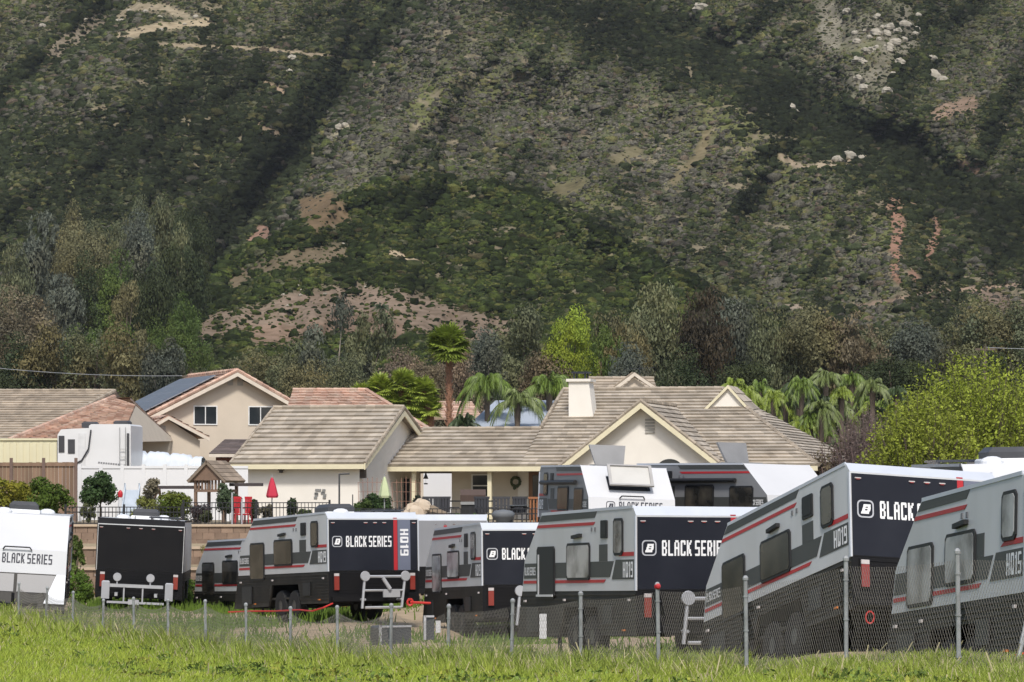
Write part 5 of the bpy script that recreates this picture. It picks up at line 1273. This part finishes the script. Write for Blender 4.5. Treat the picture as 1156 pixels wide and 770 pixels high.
# trailers facing the camera
def facing(label,px,py,Y,yaw,**k): return tr(label,px,py,Y,yaw,style='front',**k)
GREY_SHADED=mat('trailer_grey_shaded',(.20,.205,.215),.45,(.15,.155,.165),1)  # trailer grey darkened to paint in the shadow on these sides
def facing_trailer(label,px_right,py_top,Y,yaw,pitch=0,roll=0,L=6.3,**k):
    """nose towards the camera; px_right: where the right end of the roof/nose edge sits"""
    c=TW/2; HB=2.66; r=trailer(label,0,HY,Y,180+yaw,pitch,roll,L,style='front',**k)
    M3=Matrix.Rotation(R(180+yaw),3,'Z')@Matrix.Rotation(R(-pitch),3,'X')@Matrix.Rotation(R(roll),3,'Y')
    r.location=at(px_right,py_top,Y)-M3@Vector((-c,L-1.55,HB)); return r
TR1=facing_trailer('white nosed trailer facing the camera at the left edge, dark BLACK SERIES letters',79,582,88,6,0,-3.2,rack='none')
TR8=facing_trailer('white nosed trailer with raised nose window in front of the cream gable',752,528,97,13,0,-2,rack='none',top_hatches=True,front_hatch=True,roof=False,shell=GREY_SHADED,awning=True)
TR9=facing_trailer('trailer behind the nose down one, dark flaps and white nose, right of the arched window',914,524.5,98,37,0,-1,rack='none',top_hatches=True,roof=False,shell=GREY_SHADED,awning=True)
TR11=facing_trailer('white trailer nose with dark roof unit at the top right of the row',1245,520,60,4,0,1,rack='none')
# ---------------- yard plants and furniture ----------------
def shrub(name,label,cat,px,py,Y,wpx,col,kind='bush',leaf=.07,n=3800,seed=1,col2=None,group=None):
    x,y,z=gp(px,Y); h=(HY-py)/FPX*Y-z; w=wpx/FPX*Y*1.15; col=tuple(q*1.25 for q in col)
    t=make_tree(name,label,cat,kind,h,w,col,leaf*.62,int(n*2.1),seed,group,None,col2,.025); t.location=(x,y,z); return t
shrub('citrus_tree','round orange tree in front of the white vinyl fence, left of the red playhouse figure','tree',113,534,124,44,(.05,.085,.03),'round',.07,4200,101)
shrub('hedge_shrub','yellowish green hedge bush at the far left edge, in front of the wooden fence','shrub',14,529,124,60,(.13,.155,.02),'bush',.075,4500,102,(.2,.14,.02))
shrub('hedge_shrub','green hedge bush left of the wooden fence end','shrub',52,532,123,56,(.075,.115,.02),'bush',.075,4500,103)
shrub('lemon_tree','low lemon tree with yellow tinged top left of the play tower','tree',195,549,122,46,(.085,.125,.025),'bush',.06,3800,104,(.15,.15,.02))
shrub('shrub','pale thin branched shrub over the white fence left of the play tower','shrub',175,541,126,40,(.17,.15,.10),'sparse',.05,2600,105)
shrub('shrub','light yellow green small shrub right of the orange tree','shrub',162,556,122,26,(.14,.15,.04),'bush',.055,2000,106)
shrub('shrub','dark rounded shrub under the play tower beam','shrub',254,543,125,38,(.05,.075,.035),'round',.06,3600,107,(.08,.1,.06))
shrub('shrub','dark purple leaved low shrub beside the play tower','shrub',226,566,121,24,(.06,.045,.045),'bush',.05,1800,108)
for i,(px,py,w,l) in enumerate([(285,563,13,'small round topiary left of the red umbrella'),(330,560,14,'taller round topiary right of the red umbrella')]):
    shrub('topiary',l,'potted plant',px,py,120.5,w,(.035,.05,.022),'round',.045,1500,110+i,group='topiaries along the garage wall')
shrub('shrub','large dark green bush under the closed green umbrella','shrub',425,548,128,36,(.035,.06,.02),'bush',.06,3600,113)
shrub('shrub','bush at the garage corner left of the green umbrella','shrub',410,556,127,22,(.05,.075,.022),'bush',.06,2000,114)
shrub('shrub','mounded olive shrub at the foot of the left porch column','shrub',481,574,122,28,(.10,.11,.035),'round',.05,2200,115)
shrub('flowering_shrub','pale blossomed shrub left of the porch column','shrub',476,566,123,18,(.32,.26,.19),'bush',.05,1200,116,(.2,.15,.1))
shrub('shrub','bright green low plant below the grill','shrub',515,577,121,20,(.10,.17,.03),'bush',.05,1400,117)
shrub('shrub','second bright green low plant, right of the grill','shrub',540,577,121,18,(.09,.16,.03),'bush',.05,1300,118)
shrub('shrub','tall weedy shrub growing beside the left trailer at the block wall','shrub',86,600,107,26,(.085,.12,.03),'sparse',.05,2600,119)
shrub('shrub','yellow grassy weeds on the middle wall tier','shrub',245,604,113.0,30,(.17,.15,.06),'bush',.04,1400,120)
shrub('shrub','green weedy mound on the dirt beyond the black trailer','shrub',212,648,104,36,(.09,.15,.025),'bush',.05,2200,121)
shrub('shrub','green weeds beside the right side of the white nosed trailer','shrub',90,640,103,34,(.09,.15,.025),'bush',.05,2200,122)
# roses hugging the iron fence (single plants)
for i,(px,c,l) in enumerate([(232,(.09,.10,.05),'thin leafy plant behind the iron fence left of the red chairs'),(300,(.10,.09,.06),'dry plant behind the iron fence under the red umbrella'),(346,(.07,.09,.04),'leafy plant behind the iron fence right of the topiary'),(100,(.10,.11,.05),'leafy plant over the block wall left of the black trailer'),(160,(.09,.11,.05),'leafy plant over the roof of the black trailer')]):
    shrub('shrub',l,'shrub',px,574-(i%2)*4,119.6,20,c,'sparse',.045,1100,130+i)
def umbrella(label,px,ptop,pbot,Y,m):
    x,y,z=gp(px,Y); t=thing('patio_umbrella',label,'umbrella',(x,y,z)); zt=(HY-ptop)/FPX*Y-z; zb=(HY-pbot)/FPX*Y-z; h=zt-zb
    b=MB(); b.lathe([(0,zt),(.05,zt-.12*h),(.11,zt-.4*h),(.19,zb+.1*h),(.16,zb),(0,zb+.05)],(0,0,0),9)
    for i,v in enumerate(b.v):
        k=i%9; f=1+.18*(-1)**k; b.v[i]=(v[0]*f,v[1]*f,v[2])
    b.build('canopy',t,m); b=MB(); b.tube((0,0,0),(0,0,zt+.06),.022,6); b.lathe([(.25,0),(.25,.06),(.05,.1)],(0,0,0),12); b.build('pole',t,mat('pole_grey',(.3,.3,.3),.5)); return t
umbrella('closed red patio umbrella in front of the garage wall',307,538,562,122,mat('umbrella_red',(.50,.03,.06),.8))
umbrella('closed pale green patio umbrella by the garage corner',434,537,562,126,mat('umbrella_green',(.50,.56,.33),.8))
def chair(label,px,py,Y,m,rot=0,s=1.0,grp=None):
    x,y,z=gp(px,Y); t=thing('patio_chair',label,'chair',(x,y,z),(0,0,rot),grp)
    b=MB(); b.box(-.26*s,.26*s,-.25*s,.25*s,.40,.45); b.build('seat',t,m)
    b=MB(); 
    for k in range(5): b.box((-.25+.105*k)*s,(-.17+.105*k)*s,.23*s,.27*s,.46,.98)
    b.box(-.27*s,.27*s,.22*s,.28*s,.95,1.03); b.build('backrest',t,m)
    for sx in (-1,1):
        for sy in (-1,1): b=MB(); b.tube((sx*.23*s,sy*.22*s,.4),(sx*.26*s,sy*.27*s,0),.022,5); b.build('leg',t,m)
        b=MB(); b.box(sx*.25*s-.03,sx*.25*s+.03,-.25*s,.25*s,.62,.66); b.build('armrest',t,m)
    return t
REDP=mat('chair_red',(.48,.02,.03),.5); DKC=mat('chair_dark',(.05,.05,.055),.6)
chair('red patio chair behind the iron fence, left of the other red one',269,0,120,REDP,.3,.5); chair('red patio chair behind the iron fence nearest the topiary',278.5,0,120,REDP,-.4,.5)
for i,(px,Y,l) in enumerate([(549,123,'dark patio chair between the grill and the round table'),(566,122,'dark patio chair with its back to the lot, centre of the porch'),(592,123,'dark patio chair left of the wooden railing'),(487,124,'dark patio chair behind the left porch column'),(505,125,'dark patio chair in the porch gap')]):
    chair(l,px,0,Y,DKC,3.14 if i%2 else .6,1.15,'dark patio chairs in front of the porch')
x,y,z=gp(577,123.5); t=thing('patio_table','round glass topped patio table among the dark chairs','table',(x,y,z)); b=MB(); b.lathe([(0,.70),(.6,.70),(.6,.74),(0,.74)],(0,0,0),18); b.build('tabletop',t,mat('table_glass',(.10,.11,.12),.15)); b=MB(); b.tube((0,0,0),(0,0,.7),.05,8); b.lathe([(.3,0),(.3,.04),(.05,.1)],(0,0,0),12); b.build('pedestal',t,DKC)
for i,(px,Y,l) in enumerate([(568,119.5,'round grey covered fire bowl in front of the patio chairs')]):
    x,y,z=gp(px,Y); t=thing('fire_bowl',l,'fire bowl',(x,y,z)); b=MB(); b.lathe([(.2,0),(.22,.2),(.36,.32),(.4,.45),(.3,.55),(0,.6)],(0,0,0),16); b.build('cover',t,mat('cover_grey',(.13,.14,.15),.7),True); b=MB(); b.tube((.2,0,0),(.2,0,.25),.04,6); b.tube((-.2,0,0),(-.2,0,.25),.04,6); b.build('leg',t,DKC)
# gas grill
x,y,z=gp(534,126); t=thing('gas_grill','black gas grill with closed brown lid on the porch','grill',(x,y,z)); z1=1.05
b=MB(); b.box(-.42,.42,-.3,.3,.12,.85); b.build('cabinet',t,RUB); b=MB(); b.prism([(-.3,.86),(.3,.86),(.3,1.1),(.15,1.28),(-.12,1.28),(-.3,1.08)],-.45,.45); b.build('lid',t,mat('grill_lid',(.07,.045,.035),.35)); b=MB(); b.box(-.85,-.43,-.25,.25,.84,.89); b.box(.43,.85,-.25,.25,.84,.89); b.build('side_shelf',t,RUB); b=MB(); b.box(-.44,.44,-.34,-.3,.74,.84); b.build('control_panel',t,mat('chrome',(.5,.5,.5)))
for x_ in (-.36,.36): b=MB(); b.lathe([(0,-.03),(.09,-.03),(.09,.03),(0,.03)],(0,0,0),10); b.xf(Matrix.Translation((x_,0,.09))@Matrix.Rotation(R(90),4,'Y')); b.build('wheel',t,RUB)
# wood railing, planter, boulders on the patio edge
x,y,z=gp(598,121.5); t=thing('wood_railing','orange brown wooden railing left of the raised trailer nose','railing',(x,y,z)); WR=mat('rail_wood',(.30,.12,.05),.7,(.2,.08,.035),5)
for k in range(13): b=MB(); b.box(k*.115,k*.115+.05,0,.04,.05,.95); b.build('baluster',t,WR)
b=MB(); b.box(-.05,1.5,-.03,.07,.95,1.02); b.box(-.05,1.5,-.01,.05,.02,.08); b.build('rail',t,WR)
PATB=mat('patio_rock',(.50,.41,.31),.9,(.34,.27,.2),2,.6)
for i,(px,py,r,l) in enumerate([(468,570,.42,'large tan rock by the left porch column'),(476,563,.3,'small tan rock on top of the rock pile by the porch'),(488,577,.28,'tan rock right of the porch rock pile'),(222,585,.16,'small pale rock on the terrace at the left of the iron fence'),(148,584,.16,'small pale rock on the terrace behind the black trailer')]):
    x,y,z=gp(px,121+i*.2); b=MB(); b.blob((0,0,0),(r*1.1,r,r),i+40,10,7,.25); o=b.build('rock',None,PATB); o.location=(x,y,max(z+r*.5,(HY-py)/FPX*y-r)); tag(o,l,'rock')
# support under the rocks: earth mound
x,y,z=gp(474,121.6); b=MB(); b.blob((0,0,.0),(1.2,.7,.75),77,12,7,.15); o=b.build('earth_mound',None,mat('mound_soil',(.22,.17,.12),.95,bump=.5)); o.location=(x,y,z); tag(o,'low earth mound that carries the rock pile by the porch','mound')
# potted dark figure plants on the porch left
for i,(px,py,l) in enumerate([(473,559,'dark leafy potted plant left of the porch column'),(447,575,'wispy potted plant at the garage gable foot')]):
    x,y,z=gp(px,126); t=thing('potted_plant',l,'potted plant',(x,y,z)); h=(HY-py)/FPX*126-z
    b=MB(); b.lathe([(.16,0),(.22,.35),(.24,.37),(.2,.37)],(0,0,0),12); b.build('pot',t,mat('terracotta',(.33,.16,.09),.8)); C,N,v,rng,_,_=crown_arrays('round',200+i,900); C=C*np.array([.9,.9,h-.2])+[0,0,.2]
    quads_object('foliage',leaf_quads(C,N,.05,rng,1.5),np.array([.04,.045,.03])*v[:,None],LEAF,t)
# trellis fan on gable foot
x,y,z=gp(421,131); t=thing('garden_trellis','wide rusty wire trellis behind the green umbrella','trellis',(x,y,z)); 
for a in range(2):
    b=MB(); cx=a*1.25
    for k in range(7): b.tube((cx-.5+.16*k,0,.2),(cx-.55+.175*k,0,1.55+.2*math.sin(math.pi*k/6)),.014,4)
    for k in range(4): b.tube((cx-.54,0,.5+.35*k),(cx+.54,0,.5+.35*k),.01,4)
    b.build('panel',t,mat('rusty_wire',(.26,.14,.10),.8))
# red and white toy figure by the fence: small playhouse slide
x,y,z=gp(136,122.5); t=thing('garden_ornament','small red and white garden ornament right of the orange tree','garden ornament',(x,y,z)); b=MB(); b.lathe([(.1,0),(.13,.2),(.06,1.0)],(0,0,0),8); b.build('post',t,WHITE); b=MB(); b.blob((0,0,1.1),(.09,.08,.15),3,9,6,.12); b.build('head',t,REDP)
x,y,z=gp(148,123); t=thing('playground_slide','pale grey blue plastic slide behind the black trailer','slide',(x,y,z)); b=MB(); SLM=mat('slide_plastic',(.42,.47,.52),.4); b.hexa([(-.25,-1.2,.1),(.25,-1.2,.1),(.25,.3,1.2),(-.25,.3,1.2),(-.25,-1.2,.16),(.25,-1.2,.16),(.25,.3,1.26),(-.25,.3,1.26)]); b.build('chute',t,SLM); 
for s in (-1,1): b=MB(); b.hexa([(s*.25,-1.2,.1),(s*.25+.04,-1.2,.1),(s*.25+.04,.3,1.2),(s*.25,.3,1.2),(s*.25,-1.2,.34),(s*.25+.04,-1.2,.34),(s*.25+.04,.3,1.44),(s*.25,.3,1.44)]); b.build('side_wall',t,SLM)
b=MB(); b.tube((-.25,.35,0),(-.25,.35,1.5),.03,5); b.tube((.25,.35,0),(.25,.35,1.5),.03,5); b.build('ladder',t,SLM)
# wall shower post on the garage wall
x,y,z=gp(383,145); b=MB(); b.tube((0,0,0),(0,0,1.95),.04,6); b.tube((0,0,1.93),(.42,0,1.95),.035,6); b.tube((.55,0,0),(.55,0,1.1),.025,5); o=b.build('outdoor_shower',None,mat('dark_pipe',(.07,.07,.07),.5)); o.location=(x,y,z); tag(o,'dark outdoor shower pipe with a bent arm before the garage wall','shower')
# metal poles by the walls
for i,(px,py0,py1,Y,l) in enumerate([(262,556,612,117.6,'thin pale pole left of the red chairs, standing at the block wall'),(273,566,605,117.6,'shorter thin pale pole in front of the red chairs')]):
    b=MB(); z0=gzf(*gp(px,Y)[:2]); b.tube((0,0,0),(0,0,(HY-py0)/FPX*Y-z0),.03,6); o=b.build('metal_pole',None,ALU); o.location=gp(px,Y); tag(o,l,'pole')

# ---------------- overhead wires ----------------
def wire(label,p0,p1,sag):
    b=MB(); a=Vector(p0); c=Vector(p1); pts=[a.lerp(c,k/16)+Vector((0,0,-sag*4*(k/16)*(1-k/16))) for k in range(17)]; b.path(pts,.022,4)
    o=b.build('overhead_wire',None,mat('cable_grey',(.30,.31,.33),.6)); tag(o,label,'cable','overhead power lines')
wire('pale power line crossing behind the tan roof at the left',at(-60,409,235),at(215,424,235),.3)
wire('power line high at the right edge over the willow',at(1112,392,215),at(1300,385,215),.25)
for i,(px,py,Y,l) in enumerate([(-60,405,235,'wooden power pole outside the left edge'),(216,420,235,'power pole behind the two storey house'),(1112,389,215,'power pole top rising over the willow near the right edge'),(1300,381,215,'power pole beyond the right edge')]):
    x,y,z=gp(px,Y); b=MB(); b.tube((0,0,0),(0,0,(HY-py)/FPX*Y-z),.12,7,.09); b.box(-.6,.6,-.05,.05,(HY-py)/FPX*Y-z-.35,(HY-py)/FPX*Y-z-.22); o=b.build('power_pole',None,BARK); o.location=(x,y,z); tag(o,l,'power pole')

# ---------------- chain link fence ----------------
TOP={0:625,1:633,2:655,3:662,4:672,5:680,6:686,7:685,8:687,9:688,10:684,11:680,12:679,13:677,14:679,15:670,16:665,17:660}
GAL=mat('galvanised',(.36,.37,.37),.5,(.24,.245,.24),5,.2,metal=.4,amount=.9)
WIRE=mat('chain_wire',(.24,.22,.19),.7,(.15,.13,.11),2)
cl=thing('chain_link_fence','low galvanised chain link fence running along the grass in front of all the trailers','fence',(0,0,0))
def fpt(n):
    x,y=fence_xy(n); g=gzf(x,y); k=int(max(0,min(17,math.floor(n)))); k2=min(17,k+1); t=n-k
    py=TOP[k]*(1-t)+TOP[k2]*t if n>=0 else 625+8*n
    return Vector((x,y,g)),(HY-py)/FPX*y
rf_=random.Random(4)
for n in range(-1,18):
    p,zt=fpt(n); b=MB(); lean=rf_.uniform(-.03,.03)+(0.05 if n==16 else 0)
    if n==-1: continue
    b.tube((p.x,p.y,p.z-.2),(p.x+lean,p.y,zt),.026,8); b.lathe([(.036,0),(.036,.03),(.02,.055),(0,.06)],(p.x+lean,p.y,zt),8)
    for k in range(3): zz=p.z+(zt-p.z)*(.25+.3*k); b.lathe([(.034,0),(.034,.02)],(p.x+lean*(.25+.3*k),p.y,zz),8)
    q=b.build('post',cl,GAL)
    if n==3:
        b=MB(); b.blob((p.x-.02,p.y-.02,zt+.0),(.042,.036,.04),3,8,6,.2); b.build('red_cap',q,RED)
    if n in (9,16,):
        b=MB(); b.blob((p.x+.01,p.y-.06,p.z+.14),(.05,.04,.08),5,7,5,.2); b.build('white_tag',q,WHITE)
for n in range(-2,17):
    a,za=fpt(n); c,zc=fpt(n+1); b=MB(); L=(Vector((c.x,c.y,0))-Vector((a.x,a.y,0))).length; sp=.062 if n<8 else .085; H0=za-a.z-.06; H1=zc-c.z-.06
    sagf=.04 if n<6 else (.16 if n<9 else .10)
    if n>=10: sagf=.12
    def pt(s,h):
        t=s/L; H=H0*(1-t)+H1*t; top=H-sagf*math.sin(math.pi*t); bow=.03*math.sin(5*t+n)
        base=a.lerp(c,t); return Vector((base.x,base.y+bow-.035,base.z+min(h,1)*top))
    H=(H0+H1)/2; q_=.62; m=int((L+H)/sp)
    rr_=.0021 if n<7 else .0030
    for k in range(m):
        for dr in (1,-1):
            s0=k*sp-(H*q_ if dr==1 else 0); pts=[]
            for j in range(5):
                h=j/4; s=s0+h*H*q_ if dr==1 else k*sp-h*H*q_
                if -1e-6<=s<=L: pts.append(pt(max(0,min(L,s)),h))
            for p,q in zip(pts,pts[1:]): b.tube(p,q,rr_,3,caps=False)
    o=b.build('wire_mesh',cl,WIRE)
# leaning brace pole at the right edge and red tape/hoses
p=at(1141,764,39.5); q=at(1172,640,39.9); b=MB(); b.tube(p-Vector((0,0,.2)),q,.028,8); o=b.build('leaning_pole',None,GAL); tag(o,'leaning galvanised pole at the bottom right corner','pole')
HOSE=mat('red_hose',(.50,.03,.025),.5)
def hose(label,pts,r=.022):
    b=MB(); b.path([Vector(p) for p in pts],r,6); o=b.build('red_hose',None,HOSE); tag(o,label,'hose')
hose('red hose lying in the grass at the bottom right corner',[at(1118,748,41.8),at(1132,744,41.9),at(1146,741,41.8),at(1165,736,41.7),at(1200,733,41.7)])
hose('red hose trailing under the long side of the HQ19 lettered trailer',[at(258,691,91),at(285,690,90),at(310,690,89),at(338,688.5,87),at(352,690,86),at(365,686,85.6),at(376,681,85.6)],.02)
b=MB(); 
for k in range(14): 
    a=k/13*2*math.pi; c_=(k+1)/13*2*math.pi; b.tube((.06*math.cos(a),0,.09*math.sin(a)),(.06*math.cos(c_),0,.09*math.sin(c_)),.013,5)
o=b.build('red_strap_loop',None,HOSE); o.location=at(982,697,52.3); tag(o,'red strap loop hanging under the large dark rear wall','strap')
b=MB(); 
for k in range(8): b.tube((.07*math.cos(k*.8)-.0,0,.08*math.sin(k*.8)),(.07*math.cos(k*.8+.8),0,.08*math.sin(k*.8+.8)),.03,5)
b.tube((0,0,0),(.5,.0,-.02),.03,6)
o=b.build('red_strap',None,HOSE); o.location=at(463,680,85.8); tag(o,'red strap hanging at the right end of the lettered rear wall','strap')
# dark crates on the ground among the trailers
def crate(label,px,py,Y,w,h,d,rot,cat='box',white=False):
    x=(px-CX)/FPX*Y; z=(HY-py)/FPX*Y; t=thing('equipment_box',label,cat,(x,Y,z),(0,0,rot)); b=MB(); b.rbox(-w/2,w/2,-d/2,d/2,0,h,.04)
    b.build('body',t,mat('box_dark',(.035,.04,.05),.4,(.06,.065,.075),3)); b=MB(); b.box(-w/2-.02,-w/2+.03,-d/2-.02,-d/2+.03,0,h+.01); b.box(-w/2,w/2,-d/2-.02,-d/2+.02,h-.03,h+.01); b.build('frame',t,ALU)
    if white: b=MB(); b.box(w/2+.03,w/2+.13,-d/2-.02,-d/2+.0,.15,h*.8); b.build('white_strip',t,WHITE)
    return t
crate('dark box with a silver frame lying in the grass below the open rack',441,729,77,.72,.44,.6,.4)
crate('dark upright box with a white strip at the nose of the BLA trailer',484,722,74,.2,.5,.4,.1,white=True)
b=MB(); b.box(-.06,.06,-.01,.01,0,.42); 
for k in range(3): b.box(-.03,.03,-.015,-.011,.07+.12*k,.11+.12*k)
o=b.build('white_marker_board',None,WHITE); o.location=at(613,721,60.0); tag(o,'narrow white board leaning below the open door trailer','board')

# ---------------- grass ----------------
def grass():
    rng=np.random.default_rng(12); N=420000
    px=rng.uniform(-40,1200,N); xr=(px-CX)/FPX
    # fence depth along this ray:  x = xr*Y and x=4.8-.963n, Y=38(1+.0697n)
    n=(4.8-xr*38)/(.963+xr*38*.0697); Yf=38*(1+.0697*n)
    u=rng.uniform(0,1,N); front=28.0
    Y0=np.clip(Yf*.55,30,48); Y1=np.minimum(Yf+7.0,Yf*1.14)
    Y=Y0+(Y1-Y0)*u**.8
    X=xr*Y; Z=gz(X,Y)
    d=Y-Yf
    cl_=fbm(X*.9,Y*.45,61); c2=fbm(X*3.1,Y*1.6,62)
    near=np.exp(-((d-.2)/2.5)**2)
    h=(.12+.15*cl_+.24*near*c2*2*np.clip(1.35-px/1300,.55,1))*rng.uniform(.5,1.45,N)*(1.0-.12*(px/1156))
    h=np.where(d>1.0,h*1.15,h)
    keep=rng.uniform(0,1,N)<np.where(d>1.2,np.clip(1.5*c2-(d-1.2)*.11,.12,1),1)
    keep&=(c2>.2)
    X,Y,Z,h,d,cl_,c2,near,px=[a[keep] for a in (X,Y,Z,h,d,cl_,c2,near,px)]; n=len(X)
    az=rng.uniform(0,2*math.pi,n); lean=rng.uniform(.1,.75,n)*h; lx=np.cos(az)*lean+.12*h; ly=np.sin(az)*lean*.6
    w=(.0085+.006*rng.uniform(0,1,n))*(Y/45)**.7; wx=w*np.ones(n)*rng.choice([-1,1],n); 
    B=np.stack([X,Y,Z-.02],1)
    M=B+np.stack([lx*.35,ly*.35,h*.6],1); T=B+np.stack([lx,ly,h],1)
    W=np.stack([w,0*w,0*w],1)
    q1=np.stack([B-W,B+W,M+W*.7,M-W*.7],1); q2=np.stack([M-W*.7,M+W*.7,T+W*.15,T-W*.15],1)
    g1=np.array([.27,.36,.05]); g2=np.array([.36,.41,.06]); g3=np.array([.17,.225,.075]); g4=np.array([.50,.44,.26])
    k=rng.uniform(0,1,n); a=np.clip(c2*1.6-.3,0,1)[:,None]
    col=g1*(1-a)+g2*a; nn=(near*np.clip(.55+.6*(cl_-.3),0,1))[:,None]; col=col*(1-nn*.75)+g3*nn*.75
    col=np.where((k<.06+.08*near)[:,None],g4,col)*rng.uniform(.65,1.35,(n,1))
    sh=rng.uniform(0,1,n)<.0012*(.2+near*2); T[sh,2]+=.12; M[sh,2]+=.06
    q1=np.stack([B-W,B+W,M+W*.7,M-W*.7],1); q2=np.stack([M-W*.7,M+W*.7,T+W*np.where(sh,.6,.15)[:,None],T-W*np.where(sh,.6,.15)[:,None]],1); col=np.where(sh[:,None],g4*rng.uniform(.6,1.1,(n,1)),col)
    o=quads_object('grass',np.concatenate([q1,q2]),np.concatenate([col*.85,col]),mat('grass_blade',(1,1,1),.6,(.85,.85,.8),2,attr='col',spec=.15,trans=.35)); tag(o,'bright green tall grass along the fence in the foreground','grass',kind='stuff')
    # weeds: leafy clumps that break up the blades
    N=1500; px=rng.uniform(-30,1190,N); xr=(px-CX)/FPX; n=(4.8-xr*38)/(.963+xr*38*.0697); Yf=38*(1+.0697*n); Y=Yf*rng.uniform(.74,1.07,N); X=xr*Y; Z=gz(X,Y); f=fbm(X*.8+30,Y*.4,66); m=(f>.47); X,Y,Z=X[m],Y[m],Z[m]; n=len(X); K=34
    hh=rng.uniform(.12,.36,n)
    off=rng.normal(size=(n,K,3))*np.array([.09,.09,0]); tt=rng.uniform(0.05,1,(n,K)); off*= (1.3-tt[...,None]*.7)
    C=np.stack([X,Y,Z],1)[:,None,:]+off; C[...,2]+=tt*hh[:,None]
    Nn=rng.normal(size=(n*K,3))+[0,-.2,.7]
    c=np.array([.13,.185,.04])*rng.uniform(.6,1.4,(n,1,1))*rng.uniform(.7,1.3,(n,K,1)); c=np.where(rng.uniform(0,1,(n,1,1))<.25,c*np.array([1.9,1.35,1.2]),c)
    o=quads_object('weeds',leaf_quads(C.reshape(-1,3),Nn,rng.uniform(.012,.032,n*K),rng,1.7),c.reshape(-1,3),LEAF); tag(o,'leafy weeds growing among the grass at the fence foot','weeds',kind='stuff')
    # sparse lot weeds further back
    N=60000; X=rng.uniform(-17,9,N); Y=rng.uniform(60,109,N); f=fbm(X*.35,Y*.22,11); g_=((X>-12.5)&(X<-6)&(Y>97)); k=(rng.uniform(0,1,N)<np.clip((f-.5)*4,0.03,1)+g_*.8); X,Y=X[k],Y[k]; Z=gz(X,Y); n=len(X); h=rng.uniform(.08,.32,n); w=.02
    B=np.stack([X,Y,Z-.02],1); lx=rng.normal(size=n)*.08; T=B+np.stack([lx,lx*0,h],1); W=np.array([[w,0,0]])
    col=np.array([.12,.19,.03])*rng.uniform(.6,1.4,(n,1)); o=quads_object('lot_grass',np.stack([B-W,B+W,T+W*.2,T-W*.2],1),col,_M['grass_blade']); tag(o,'patchy green grass growing on the earth lot behind the fence','grass',kind='stuff')
grass()
# ---------------- haze ----------------
HAZE=0.00005
def haze():
    b=MB(); b.box(-900,900,-60,1350,-30,330); o=b.build('haze',None); m=bpy.data.materials.new('haze'); m.use_nodes=True; n=m.node_tree.nodes; n.clear()
    v=n.new('ShaderNodeVolumePrincipled'); v.inputs['Density'].default_value=HAZE; v.inputs['Color'].default_value=(.86,.92,1,1); out=n.new('ShaderNodeOutputMaterial'); m.node_tree.links.new(v.outputs[0],out.inputs['Volume'])
    o.data.materials.clear(); o.data.materials.append(m); tag(o,'thin pale air haze over the valley','haze',kind='stuff'); del o['category']
haze()
bpy.context.view_layer.update()
